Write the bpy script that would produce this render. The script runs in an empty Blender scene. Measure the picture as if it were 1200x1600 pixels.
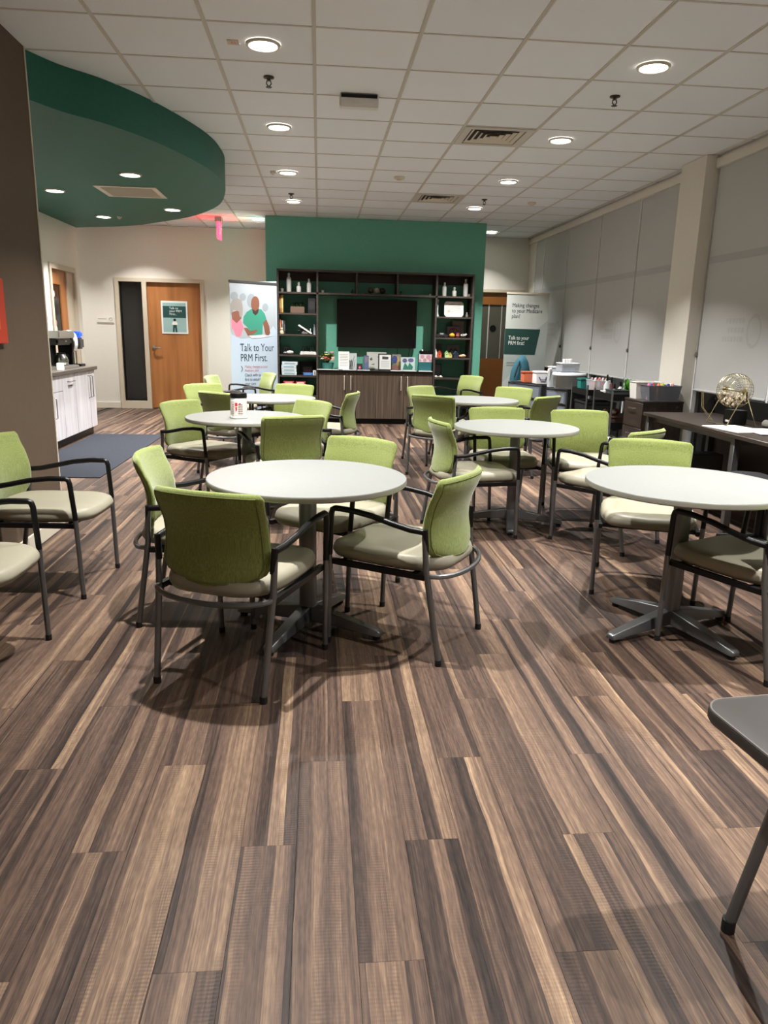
import bpy, bmesh, math, random
from mathutils import Vector, Matrix
random.seed(7)
R = math.radians
scene = bpy.context.scene
COL = scene.collection

# ------------------------------------------------------------------ camera, world, exposure
CAM_H = 1.388
cam_d = bpy.data.cameras.new('camera')
cam_d.sensor_fit = 'VERTICAL'; cam_d.sensor_height = 32.0; cam_d.lens = 1148.98 / 1600 * 32.0
cam_d.clip_start = 0.05; cam_d.clip_end = 100
cam = bpy.data.objects.new('camera', cam_d); COL.objects.link(cam)
pi_, ya_, ro_ = 0.238820, 0.0914346, 0.0229180
fw = Vector((math.sin(ya_)*math.cos(pi_), math.cos(ya_)*math.cos(pi_), -math.sin(pi_)))
r0 = Vector((math.cos(ya_), -math.sin(ya_), 0)); u0 = r0.cross(fw)
rr = r0*math.cos(ro_) + u0*math.sin(ro_); uu = -r0*math.sin(ro_) + u0*math.cos(ro_)
M3 = Matrix((rr, uu, -fw)).transposed()
cam.matrix_world = Matrix.Translation((0, 0, CAM_H)) @ M3.to_4x4()
scene.camera = cam

world = bpy.data.worlds.new('night'); scene.world = world; world.use_nodes = True
world.node_tree.nodes['Background'].inputs[0].default_value = (0.02, 0.025, 0.035, 1)
world.node_tree.nodes['Background'].inputs[1].default_value = 0.3
vs = scene.view_settings
vs.view_transform = 'Standard'; vs.look = 'None'; vs.gamma = 1.0; vs.use_curve_mapping = False
vs.exposure = 1.52
LAMP_W = 22.0            # power of one ceiling downlight
LAMP_COL = (1.0, 0.975, 0.94)
scene.cycles.use_denoising = True; scene.cycles.use_adaptive_sampling = True; scene.cycles.adaptive_threshold = 0.04
scene.cycles.max_bounces = 6; scene.cycles.diffuse_bounces = 4
scene.cycles.glossy_bounces = 2; scene.cycles.transmission_bounces = 4; scene.cycles.transparent_max_bounces = 8
scene.cycles.sample_clamp_indirect = 10.0
scene.cycles.caustics_reflective = False; scene.cycles.caustics_refractive = False

# ------------------------------------------------------------------ materials
def lin(c):
    out = []
    for v in c[:3]:
        v /= 255.0
        out.append(v/12.92 if v <= 0.04045 else ((v+0.055)/1.055)**2.4)
    return tuple(out) + (1.0,)
MATS = {}
def mat(name, col, rough=0.5, metal=0.0, alpha=1.0, emit=None, estr=0.0, spec=0.5, trans=0.0, coat=0.0):
    if name in MATS: return MATS[name]
    m = bpy.data.materials.new(name); m.use_nodes = True
    b = m.node_tree.nodes['Principled BSDF']
    b.inputs['Base Color'].default_value = lin(col)
    b.inputs['Roughness'].default_value = rough
    b.inputs['Metallic'].default_value = metal
    b.inputs['Alpha'].default_value = alpha
    b.inputs['Specular IOR Level'].default_value = spec
    b.inputs['Transmission Weight'].default_value = trans
    b.inputs['Coat Weight'].default_value = coat
    if emit:
        b.inputs['Emission Color'].default_value = lin(emit); b.inputs['Emission Strength'].default_value = estr
    MATS[name] = m
    return m
class NT:
    def __init__(s, m):
        s.t = m.node_tree; s.b = s.t.nodes['Principled BSDF']
    def n(s, typ, **kw):
        nd = s.t.nodes.new(typ)
        for k, v in kw.items(): setattr(nd, k, v)
        return nd
    def l(s, a, b): s.t.links.new(a, b)
    def math(s, op, a, b=None, c=None):
        nd = s.n('ShaderNodeMath', operation=op)
        for i, v in enumerate((a, b, c)):
            if v is None: continue
            if isinstance(v, (int, float)): nd.inputs[i].default_value = v
            else: s.l(v, nd.inputs[i])
        return nd.outputs[0]
    def ramp(s, fac, stops, interp='LINEAR'):
        nd = s.n('ShaderNodeValToRGB'); cr = nd.color_ramp; cr.interpolation = interp
        while len(cr.elements) < len(stops): cr.elements.new(0.5)
        for e, (p, c) in zip(cr.elements, stops):
            e.position = p; e.color = lin(c)
        s.l(fac, nd.inputs[0]); return nd.outputs[0]
    def mapping(s, vec, scale, loc=(0, 0, 0)):
        nd = s.n('ShaderNodeMapping'); nd.inputs['Scale'].default_value = scale; nd.inputs['Location'].default_value = loc
        s.l(vec, nd.inputs['Vector']); return nd.outputs[0]
    def noise(s, vec, scale, detail=2.0, rough=0.5):
        nd = s.n('ShaderNodeTexNoise'); nd.inputs['Scale'].default_value = scale
        nd.inputs['Detail'].default_value = detail; nd.inputs['Roughness'].default_value = rough
        s.l(vec, nd.inputs['Vector']); return nd.outputs['Fac']
    def mix(s, fac, a, b, blend='MIX'):
        nd = s.n('ShaderNodeMix', data_type='RGBA', blend_type=blend)
        for i, v in ((0, fac), (6, a), (7, b)):
            if isinstance(v, (int, float)): nd.inputs[i].default_value = v
            elif isinstance(v, tuple): nd.inputs[i].default_value = lin(v)
            else: s.l(v, nd.inputs[i])
        return nd.outputs[2]
    def bump(s, h, strength=0.2, dist=0.01):
        nd = s.n('ShaderNodeBump'); nd.inputs['Strength'].default_value = strength; nd.inputs['Distance'].default_value = dist
        s.l(h, nd.inputs['Height']); s.l(nd.outputs[0], s.b.inputs['Normal'])
def grain(name, c_dark, c_mid, c_light, scale, rough=0.45, bump=0.0, spread=(0.3, 0.5, 0.7), sc=1.0, spec=0.5):
    m = mat(name, c_mid, rough, spec=spec); t = NT(m)
    tc = t.n('ShaderNodeTexCoord'); v = t.mapping(tc.outputs['Object'], scale)
    f = t.noise(v, sc, 4.0, 0.6)
    c = t.ramp(f, [(spread[0], c_dark), (spread[1], c_mid), (spread[2], c_light)])
    t.l(c, t.b.inputs['Base Color'])
    if bump: t.bump(f, bump, 0.003)
    return m

def floor_mat():
    m = mat('floor_plank', (120, 95, 80), 0.42, spec=0.2); t = NT(m)
    tc = t.n('ShaderNodeTexCoord'); oi = t.n('ShaderNodeObjectInfo'); ge = t.n('ShaderNodeNewGeometry')
    rnd = t.math('FRACT', t.math('ADD', oi.outputs['Random'], ge.outputs['Random Per Island']))
    off = t.n('ShaderNodeCombineXYZ')
    t.l(t.math('MULTIPLY', rnd, 37.0), off.inputs[0]); t.l(t.math('MULTIPLY', rnd, 91.0), off.inputs[1]); t.l(t.math('MULTIPLY', rnd, 13.0), off.inputs[2])
    add = t.n('ShaderNodeVectorMath', operation='ADD'); t.l(tc.outputs['Object'], add.inputs[0]); t.l(off.outputs[0], add.inputs[1])
    v = add.outputs[0]
    wob = t.noise(t.mapping(v, (3, 2.2, 1)), 1.0, 2.0)
    sep = t.n('ShaderNodeSeparateXYZ'); t.l(v, sep.inputs[0])
    xw = t.math('ADD', sep.outputs[0], t.math('MULTIPLY', wob, 0.020))
    # laths inside one plank: bands about 4 cm wide with wavy borders
    band = t.math('FLOOR', t.math('MULTIPLY', xw, 23.0))
    wn = t.n('ShaderNodeTexWhiteNoise', noise_dimensions='2D'); cb = t.n('ShaderNodeCombineXYZ')
    t.l(band, cb.inputs[0]); t.l(t.math('FLOOR', t.math('MULTIPLY', rnd, 997.0)), cb.inputs[1]); t.l(cb.outputs[0], wn.inputs[0])
    cb2 = t.n('ShaderNodeCombineXYZ'); t.l(xw, cb2.inputs[0]); t.l(sep.outputs[1], cb2.inputs[1]); t.l(band, cb2.inputs[2])
    streak = t.noise(t.mapping(cb2.outputs[0], (42, 0.55, 3.1)), 1.0, 2.0, 0.6)
    fine = t.noise(t.mapping(cb2.outputs[0], (300, 4.0, 1.0)), 1.0, 2.0, 0.7)
    f = t.math('ADD', t.math('MULTIPLY', wn.outputs[0], 0.46), t.math('ADD', t.math('MULTIPLY', streak, 0.74), t.math('MULTIPLY', fine, 0.52)))
    short = t.noise(t.mapping(cb2.outputs[0], (120, 22.0, 1.7)), 1.0, 1.0, 0.7)
    f = t.math('ADD', f, t.math('MULTIPLY', short, 0.26))
    f = t.math('ADD', t.math('SUBTRACT', f, 0.55), t.math('MULTIPLY', rnd, 0.08))
    c = t.ramp(f, [(0.12, (28, 23, 22)), (0.32, (55, 44, 39)), (0.48, (79, 63, 54)), (0.62, (98, 79, 66)), (0.80, (127, 105, 85)), (0.95, (158, 135, 108))])
    # saw marks across the lath
    wv = t.n('ShaderNodeTexWave', wave_type='BANDS', bands_direction='Y'); wv.inputs['Scale'].default_value = 30.0
    wv.inputs['Distortion'].default_value = 1.5; wv.inputs['Detail'].default_value = 1.0
    t.l(v, wv.inputs['Vector'])
    msk = t.ramp(t.noise(t.mapping(v, (14, 2.0, 1)), 1.0, 1.0), [(0.50, (0, 0, 0)), (0.68, (255, 255, 255))])
    sm = t.math('MULTIPLY', t.math('MULTIPLY', wv.outputs['Fac'], msk), 0.42)
    c2 = t.mix(sm, c, (60, 48, 42))
    t.l(c2, t.b.inputs['Base Color'])
    t.l(t.math('ADD', t.math('MULTIPLY', fine, 0.2), 0.36), t.b.inputs['Roughness'])
    t.bump(t.math('ADD', fine, t.math('MULTIPLY', sm, 2.0)), 0.12, 0.002)
    return m
def fabric_mat():
    m = mat('green_fabric', (158, 170, 66), 0.85, spec=0.2); t = NT(m)
    tc = t.n('ShaderNodeTexCoord')
    f = t.noise(t.mapping(tc.outputs['Object'], (420, 420, 7)), 1.0, 3.0, 0.6)
    c = t.ramp(f, [(0.3, (100, 111, 52)), (0.5, (123, 134, 72)), (0.72, (144, 155, 94))])
    t.l(c, t.b.inputs['Base Color']); t.bump(f, 0.15, 0.002)
    t.b.inputs['Sheen Weight'].default_value = 0.25
    return m
def tile_mat():
    m = mat('ceiling_tile', (206, 198, 184), 0.9, spec=0.1); t = NT(m)
    tc = t.n('ShaderNodeTexCoord'); oi = t.n('ShaderNodeObjectInfo')
    f = t.noise(tc.outputs['Object'], 260.0, 2.0, 0.7)
    f2 = t.math('ADD', t.math('MULTIPLY', f, 0.6), t.math('MULTIPLY', oi.outputs['Random'], 0.4))
    c = t.ramp(f2, [(0.2, (232, 236, 242)), (0.8, (241, 245, 251))]); t.l(c, t.b.inputs['Base Color']); t.bump(f, 0.25, 0.002)
    return m
def speckle(name, base, dark, scale, rough=0.9, bump=0.0):
    m = mat(name, base, rough, spec=0.2); t = NT(m); tc = t.n('ShaderNodeTexCoord')
    f = t.noise(tc.outputs['Object'], scale, 3.0, 0.7)
    c = t.ramp(f, [(0.35, dark), (0.65, base)]); t.l(c, t.b.inputs['Base Color'])
    if bump: t.bump(f, bump, 0.004)
    return m

M_FLOOR = floor_mat(); M_FABRIC = fabric_mat(); M_TILE = tile_mat()
M_VINYL = speckle('beige_vinyl', (148, 144, 128), (142, 137, 120), 300, 0.38, 0.05)
M_GREY = mat('grey_metal', (112, 113, 114), 0.38, 0.75)
M_BLACK = mat('black_plastic', (13, 13, 14), 0.38, spec=0.3)
M_RUBBER = mat('black_rubber', (10, 10, 10), 0.7)
M_PIPE = mat('green_piping', (96, 106, 48), 0.7)
M_TOP = speckle('white_laminate', (129, 131, 129), (126, 128, 126), 60, 0.33)
M_EDGE = mat('laminate_edge', (138, 137, 126), 0.5)
M_CREAM = speckle('cream_paint', (222, 218, 209), (219, 215, 205), 40, 0.75)
M_TAUPE = speckle('taupe_paint', (100, 86, 73), (97, 83, 70), 30, 0.6)
M_PALE = speckle('pale_paint', (226, 223, 214), (222, 219, 210), 40, 0.7)
M_GREEN = speckle('accent_green_paint', (114, 184, 162), (111, 179, 158), 30, 0.5)
M_DGREEN = speckle('dark_green_paint', (50, 108, 94), (47, 103, 90), 30, 0.55)
M_TRIM = mat('trim_white', (214, 206, 190), 0.5)
M_FRAME = mat('door_frame_paint', (196, 184, 164), 0.45)
M_TEE = mat('ceiling_grid', (204, 200, 193), 0.6)
M_WOOD = grain('door_wood', (148, 94, 50), (166, 108, 60), (178, 120, 70), (9, 9, 0.6), 0.4)
M_DARKW = grain('dark_laminate', (62, 52, 44), (84, 71, 60), (106, 92, 78), (40, 40, 1.2), 0.5)
M_SHELFW = grain('shelf_laminate', (46, 40, 36), (62, 54, 48), (74, 64, 57), (3, 40, 40), 0.5)
M_DESKW = grain('desk_laminate', (34, 27, 24), (46, 37, 32), (58, 47, 41), (30, 3, 10), 0.4)
M_LILAC = grain('white_woodgrain', (196, 192, 200), (214, 211, 217), (228, 226, 230), (14, 14, 0.9), 0.35)
M_STONE = speckle('counter_stone', (92, 86, 80), (70, 65, 60), 120, 0.35)
M_RUG = speckle('rug_pile', (46, 49, 58), (26, 28, 34), 160, 0.95, 0.6)
M_SHADE = speckle('shade_fabric', (190, 191, 190), (185, 186, 185), 220, 0.8)
M_SHADE2 = mat('hem_and_transom_shadow', (171, 172, 171), 0.8)  # hem bar colour, also the painted transom shadow
M_GHOST = mat('decal_shadow', (177, 178, 177), 0.8)
M_ALU = mat('aluminium', (206, 208, 208), 0.3, 0.9)
M_STEEL = mat('brushed_steel', (176, 176, 172), 0.28, 1.0)
M_GLASSD = mat('night_glass', (8, 9, 10), 0.06)
M_DGLASS = mat('dark_glass', (26, 27, 26), 0.12)
M_TV = mat('tv_screen', (5, 5, 6), 0.12)
M_WHITE = mat('white_plastic', (226, 226, 222), 0.45)
M_PAPER = mat('paper_white', (232, 232, 228), 0.8)
M_LENS = mat('lamp_lens', (255, 250, 240), 0.5, emit=(255, 246, 232), estr=9.0)
M_EXIT = mat('exit_red', (255, 40, 50), 0.4, emit=(255, 28, 45), estr=6.0)
M_CLEAR = mat('clear_plastic', (205, 212, 218), 0.2, alpha=0.42)
M_SMOKE = mat('smoke_plastic', (110, 116, 124), 0.25, alpha=0.72)
M_DKGREY = mat('dark_grey_top', (52, 49, 47), 0.5)
M_SPRK = mat('sprinkler_bronze', (74, 66, 54), 0.35, 0.8)
M_INK = mat('ink_navy', (30, 46, 60), 0.8)
M_TEALP = mat('print_teal', (20, 68, 66), 0.6)
def cm(r, g, b, rough=0.6): return mat('paint_%d_%d_%d' % (r, g, b), (r, g, b), rough)

# ------------------------------------------------------------------ mesh helpers
class MB:
    def __init__(s): s.v = []; s.f = []; s.m = []; s.cur = 0
    def add(s, v, f):
        o = len(s.v); s.v += [tuple(p) for p in v]
        for q in f: s.f.append(tuple(i+o for i in q)); s.m.append(s.cur)
        return s
    def box(s, x0, x1, y0, y1, z0, z1):
        v = [(x, y, z) for z in (z0, z1) for y in (y0, y1) for x in (x0, x1)]
        return s.add(v, [(0,2,3,1),(4,5,7,6),(0,1,5,4),(2,6,7,3),(0,4,6,2),(1,3,7,5)])
    def cbox(s, c, d): return s.box(c[0]-d[0]/2, c[0]+d[0]/2, c[1]-d[1]/2, c[1]+d[1]/2, c[2]-d[2]/2, c[2]+d[2]/2)
    def tube(s, pts, r, n=10, caps=True, sx=1.0):
        pts = [Vector(p) for p in pts]; k = len(pts)
        rs = r if isinstance(r, (list, tuple)) else [r]*k
        closed = (pts[0]-pts[-1]).length < 1e-6
        tans = []
        for i in range(k):
            if closed: t = pts[(i+1) % (k-1)] - pts[(i-1) % (k-1)]
            else: t = pts[min(i+1, k-1)] - pts[max(i-1, 0)]
            tans.append(t.normalized())
        up = Vector((0, 0, 1))
        if abs(tans[0].dot(up)) > 0.9: up = Vector((1, 0, 0))
        a = tans[0].cross(up).normalized(); vs_ = []
        for i in range(k):
            a = (a - tans[i]*a.dot(tans[i])).normalized(); b = tans[i].cross(a)
            for j in range(n):
                th = 2*math.pi*j/n
                vs_.append(pts[i] + a*math.cos(th)*rs[i]*sx + b*math.sin(th)*rs[i])
        fs = [(i*n+j, i*n+(j+1) % n, (i+1)*n+(j+1) % n, (i+1)*n+j) for i in range(k-1) for j in range(n)]
        if caps and not closed:
            fs.append(tuple(reversed(range(n)))); fs.append(tuple(range((k-1)*n, k*n)))
        return s.add(vs_, fs)
    def lathe(s, prof, n=24, c=(0, 0, 0), axis='z', caps=True):
        vs_ = []
        for (r_, z) in prof:
            for j in range(n):
                th = 2*math.pi*j/n; x, y = r_*math.cos(th), r_*math.sin(th)
                p = (x, y, z) if axis == 'z' else ((z, x, y) if axis == 'x' else (y, z, x))
                vs_.append((p[0]+c[0], p[1]+c[1], p[2]+c[2]))
        k = len(prof)
        fs = [(i*n+j, i*n+(j+1) % n, (i+1)*n+(j+1) % n, (i+1)*n+j) for i in range(k-1) for j in range(n)]
        if caps:
            fs.append(tuple(reversed(range(n)))); fs.append(tuple(range((k-1)*n, k*n)))
        return s.add(vs_, fs)
    def ball(s, c, r, n=14, sz=1.0):
        k = n//2
        return s.lathe([(max(1e-4, r*math.sin(math.pi*i/k)), -r*sz*math.cos(math.pi*i/k)) for i in range(k+1)], n, c)
    def prism(s, poly, a, b, plane='xy'):
        n = len(poly)
        def P(p, h): return (p[0], p[1], h) if plane == 'xy' else ((p[0], h, p[1]) if plane == 'xz' else (h, p[0], p[1]))
        v = [P(p, a) for p in poly] + [P(p, b) for p in poly]
        f = [tuple(reversed(range(n))), tuple(range(n, 2*n))] + [(i, (i+1) % n, n+(i+1) % n, n+i) for i in range(n)]
        return s.add(v, f)
    def rings(s, rings, cap=True):
        n = len(rings[0]); v = [p for r_ in rings for p in r_]; k = len(rings)
        f = [(i*n+j, i*n+(j+1) % n, (i+1)*n+(j+1) % n, (i+1)*n+j) for i in range(k-1) for j in range(n)]
        if cap: f += [tuple(reversed(range(n))), tuple(range((k-1)*n, k*n))]
        return s.add(v, f)
    def mesh(s, name, mats, bevel=0.0, seg=2, smooth=True, angle=38):
        me = bpy.data.meshes.new(name)
        me.from_pydata(s.v, [], s.f); me.update()
        if not isinstance(mats, (list, tuple)): mats = [mats]
        for m in mats: me.materials.append(m)
        for p, i in zip(me.polygons, s.m): p.material_index = i
        bm = bmesh.new(); bm.from_mesh(me)
        bmesh.ops.recalc_face_normals(bm, faces=bm.faces)
        if bevel:
            bmesh.ops.bevel(bm, geom=list(bm.edges), offset=bevel, segments=seg, affect='EDGES', clamp_overlap=True)
        bm.to_mesh(me); bm.free()
        if smooth:
            me.shade_smooth(); me.set_sharp_from_angle(angle=R(angle))
        return me
    def build(s, name, mats, parent=None, loc=(0, 0, 0), **kw):
        return link(name, s.mesh(name, mats, **kw), parent, loc)
def link(name, data, parent=None, loc=(0, 0, 0)):
    o = bpy.data.objects.new(name, data); COL.objects.link(o); o.location = loc
    if parent is not None: o.parent = parent
    return o
def empty(name, loc=(0, 0, 0), rz=0.0):
    o = bpy.data.objects.new(name, None); COL.objects.link(o); o.location = loc; o.rotation_euler = (0, 0, rz)
    o.empty_display_size = 0.1
    return o
def tag(o, label=None, cat=None, group=None, kind=None):
    if label: o['label'] = label
    if cat: o['category'] = cat
    if group: o['group'] = group
    if kind: o['kind'] = kind
    return o
def copy_tree(o, parent=None):
    c = o.copy(); COL.objects.link(c); c.parent = parent
    for ch in list(o.children): copy_tree(ch, c)
    return c
def box_obj(name, dims, m, parent=None, bevel=0.0, **kw):
    return MB().box(*dims).build(name, m, parent, bevel=bevel, **kw)
def text(parent, s, size, x, y, z, m, name='lettering', align='LEFT', rz=0.0, sx=1.0, face='-y', off=0.0):
    cu = bpy.data.curves.new('t', 'FONT'); cu.body = s; cu.size = size; cu.align_x = align; cu.extrude = 0.0004
    cu.resolution_u = 3; cu.offset = off; cu.space_line = 0.95
    to = bpy.data.objects.new('t', cu); COL.objects.link(to)
    bpy.context.view_layer.update()
    me = bpy.data.meshes.new_from_object(to.evaluated_get(bpy.context.evaluated_depsgraph_get()))
    bpy.data.objects.remove(to); bpy.data.curves.remove(cu)
    if face == '-y': T = Matrix.Translation((x, y, z)) @ Matrix.Rotation(R(90), 4, 'X')
    elif face == '+x': T = Matrix.Translation((x, y, z)) @ Matrix.Rotation(R(90), 4, 'Z') @ Matrix.Rotation(R(90), 4, 'X')
    else: T = Matrix.Translation((x, y, z)) @ Matrix.Rotation(R(-90), 4, 'Z') @ Matrix.Rotation(R(90), 4, 'X')
    me.transform(T @ Matrix.Diagonal((sx, 1, 1, 1))); me.materials.clear(); me.materials.append(m)
    return link(name, me, parent)
def struct(o): return tag(o, kind='structure')
def disc_poly(cx, cz, rx, rz, n=20, a0=0, a1=360):
    return [(cx+rx*math.cos(R(a0+(a1-a0)*i/n)), cz+rz*math.sin(R(a0+(a1-a0)*i/n))) for i in range(n if a1-a0 == 360 else n+1)]

# ------------------------------------------------------------------ room shell
CEIL = 3.05
XL, XR, XK, YF, YB = -1.81, 3.70, -3.50, 13.38, -6.0
T = 0.6096; GX, GY = -0.029, 4.6873
# floor: planks 152 mm x 1.22 m, joints staggered by a third
floor = box_obj('floor', (XK-0.2, XR+0.2, YB-0.1, YF+0.1, -0.12, -0.012), mat('subfloor', (40, 33, 29), 0.8)); struct(floor)
PW, PL = 0.152, 1.2192
planks = []
for k in range(-24, 26):
    x0 = 0.092 + PW*k
    if x0 + PW < XK or x0 > XR: continue
    ph = 0.155 + 0.4064*(k % 3)
    j = -6
    while True:
        y0 = ph + PL*j; j += 1
        if y0 > YF: break
        if y0 + PL < YB: continue
        planks.append((x0, y0))
def plank_weight(p):
    # planks the camera looks onto come first, the nearest of them before the far ones
    x, y = p[0]+PW/2, p[1]+PL/2
    d = Vector((x, y, -CAM_H)); z = d.dot(fw)
    if z < 0.3: return 1e6
    px, py = 600+1149*d.dot(rr)/z, 800-1149*d.dot(uu)/z
    if px < -80 or px > 1280 or py > 1900: return 1e5 + y
    if x < XL and y < 5.2: return 1e5 + y
    return math.hypot(x, y)
planks.sort(key=plank_weight)
def plank_mb(x0, x1, y0, y1, mb=None):
    mb = mb or MB(); b = 0.0005; g = 0.0002
    x0 += g; x1 -= g; y0 += g; y1 -= g
    v = [(x0, y0, -0.012), (x1, y0, -0.012), (x1, y1, -0.012), (x0, y1, -0.012),
         (x0, y0, -b), (x1, y0, -b), (x1, y1, -b), (x0, y1, -b),
         (x0+b, y0+b, 0), (x1-b, y0+b, 0), (x1-b, y1-b, 0), (x0+b, y1-b, 0)]
    return mb.add(v, [(0,1,5,4),(1,2,6,5),(2,3,7,6),(3,0,4,7),(4,5,9,8),(5,6,10,9),(6,7,11,10),(7,4,8,11),(8,9,10,11)])
pm = plank_mb(-PW/2, PW/2, -PL/2, PL/2).mesh('plank', M_FLOOR, smooth=False)
for (x, y) in planks[:300]: link('plank', pm, floor, (x+PW/2, y+PL/2, 0))
mb = MB()
for (x, y) in planks[300:]: plank_mb(max(x, XK-0.15), min(x+PW, XR+0.15), y, y+PL, mb)
tag(mb.build('planks', M_FLOOR, floor, smooth=False), kind='stuff')

# soffit outline (plan), z 2.77, used to leave out tiles that it hides
SO = [(-1.84, 5.27), (-1.70, 5.55), (-1.476, 5.83), (-1.226, 6.334), (-0.995, 7.087), (-0.93, 7.70), (-0.966, 8.30),
      (-1.167, 9.234), (-1.602, 10.12), (-2.13, 10.76), (-2.674, 11.275), (-3.50, 11.66)]
def catmull(p, n=6):
    out = []
    for i in range(len(p)-1):
        a, b, c, d = (Vector(p[max(i-1, 0)]), Vector(p[i]), Vector(p[i+1]), Vector(p[min(i+2, len(p)-1)]))
        for k in range(n):
            t = k/n
            out.append(tuple(0.5*((2*b)+(c-a)*t+(2*a-5*b+4*c-d)*t*t+(3*b-a-3*c+d)*t**3)))
    return out + [tuple(p[-1])]
SOC = catmull([Vector(p) for p in SO])
def in_soffit(x, y):
    poly = SOC + [(XK, 5.27)]; c = False
    for i in range(len(poly)):
        (x1, y1), (x2, y2) = poly[i][:2], poly[i-1][:2]
        if (y1 > y) != (y2 > y) and x < (x2-x1)*(y-y1)/(y2-y1)+x1: c = not c
    return c

# ceiling: slab, grid bars, tiles
ceiling = box_obj('ceiling', (XK-0.3, XR+0.3, YB-0.1, YF+0.1, CEIL+0.02, CEIL+0.12), mat('plenum', (120, 115, 108), 0.9)); struct(ceiling)
VENTS = {(2, 3), (2, 8)}
tm = MB().box(-T/2+0.004, T/2-0.004, -T/2+0.004, T/2-0.004, 0.0, 0.014).mesh('tile', M_TILE, bevel=0.003, seg=1)
rest = MB()
for i in range(-6, 7):
    for j in range(-18, 15):
        x, y = GX+T*(i+0.5), GY+T*(j+0.5)
        if (i, j) in VENTS: continue
        xa, xb = max(x-T/2, XK), min(x+T/2, XR); ya, yb = max(y-T/2, YB), min(y+T/2, YF)
        if xb-xa < 0.02 or yb-ya < 0.02: continue
        if in_soffit(xa, ya) and in_soffit(xb, yb) and in_soffit(xa, yb) and in_soffit(xb, ya): continue
        full = xb-xa > T-0.01 and yb-ya > T-0.01
        seen = j >= -1 and not (x < XL and y < 5.2)
        if seen and full: link('tile', tm, ceiling, (x, y, CEIL+0.004))
        elif seen: MB().box(xa+0.002, xb-0.002, ya+0.002, yb-0.002, CEIL+0.004, CEIL+0.018).build('tile', M_TILE, ceiling)
        else: rest.box(xa+0.004, xb-0.004, ya+0.004, yb-0.004, CEIL+0.004, CEIL+0.018)
tag(rest.build('tiles', M_TILE, ceiling), kind='stuff')
for i in range(-5, 7):
    x = GX+T*i
    MB().box(x-0.0115, x+0.0115, YB, YF, CEIL-0.002, CEIL+0.006).box(x-0.0025, x+0.0025, YB, YF, CEIL-0.005, CEIL-0.002).build('grid_runner', M_TEE, ceiling)
for j in range(-17, 15):
    y = GY+T*j
    if y < YF: MB().box(XK, XR, y-0.007, y+0.007, CEIL, CEIL+0.006).build('grid_cross_tee', M_TEE, ceiling)

# walls
wl = box_obj('wall_left', (XK-0.2, XL, YB, 5.25, 0, CEIL), M_TAUPE); struct(wl)
box_obj('corner_guard', (XL-0.012, XL+0.004, 5.238, 5.254, 0.0, CEIL-0.001), M_TRIM, wl)
bl = box_obj('baseboard_left', (XL, XL+0.014, YB, 5.25, 0.001, 0.10), M_TRIM, bevel=0.003); struct(bl)
wk = box_obj('wall_kitchen', (XK-0.2, XK, 5.25, 10.36, 0, CEIL), M_PALE); struct(wk)
box_obj('wall_section', (XK-0.2, XK, 11.42, 11.65, 0, CEIL), M_PALE, wk)
box_obj('wall_section', (XK-0.2, XK, 10.36, 11.42, 2.19, CEIL), M_PALE, wk)
wb = box_obj('wall_back', (XK-0.2, XR+0.2, YB-0.2, YB, 0, CEIL), M_CREAM); struct(wb)
# far wall with two door openings
wf = MB()
for (a, b, z0, z1) in ((-7.0, -3.45, 0, CEIL), (-1.97, 2.79, 0, CEIL), (3.66, XR+0.2, 0, CEIL), (-3.45, -1.97, 2.20, CEIL), (2.79, 3.66, 2.18, CEIL), (-3.45, -2.99, 0, 0.09)):
    wf.box(a, b, YF, YF+0.15, z0, z1)
wf = wf.build('wall_far', M_CREAM); struct(wf)
struct(box_obj('wall_corridor', (-7.0, XK-0.2, 11.45, 11.65, 0, CEIL), M_PALE))
struct(box_obj('wall_corridor_end', (-7.1, -7.0, 11.45, YF+0.15, 0, CEIL), M_PALE))
struct(box_obj('ceiling_corridor', (-7.1, XK-0.3, 11.45, YF+0.15, CEIL, CEIL+0.1), M_TILE))
struct(box_obj('floor_corridor', (-7.1, XK-0.2, 11.45, YF+0.15, -0.05, 0), M_FLOOR))
bf = MB().box(-7, -3.46, YF-0.014, YF, 0.001, 0.10).box(-1.96, 2.78, YF-0.014, YF, 0.001, 0.10).build('baseboard_far', M_TRIM); struct(bf)
wa = box_obj('wall_accent', (-0.80, 2.565, 11.82, 12.25, 0, CEIL), M_GREEN); struct(wa)
# right wall: header, column, low curb, windows
wr = MB()
wr.box(XR-0.04, XR+0.2, YB, 7.08, 2.94, CEIL-0.03).box(XR-0.04, XR+0.2, 7.57, YF, 2.94, CEIL-0.03).box(XR-0.01, XR+0.2, YB, YF, CEIL-0.03, CEIL)
struct(MB().box(XR-0.01, XR+0.2, YB, YF, 0, 0.12).build('baseboard_right', M_CREAM)); struct(MB().box(XR+0.0, XR+0.2, 12.95, YF, 0.12, 2.94).build('wall_right_end', M_CREAM))
wr = wr.build('wall_right', M_CREAM); struct(wr)
struct(box_obj('wall_column', (3.565, XR+0.2, 7.08, 7.57, 0, CEIL-0.001), M_CREAM))
ys_far = [7.57, 8.745, 9.98, 11.28, 12.47, 12.95]
ys_near = [7.08, 5.83, 4.60, 3.37, 2.14, 0.91, -0.32, -1.55, -2.78, -4.01, -6.0]
wn_ = 0
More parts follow.
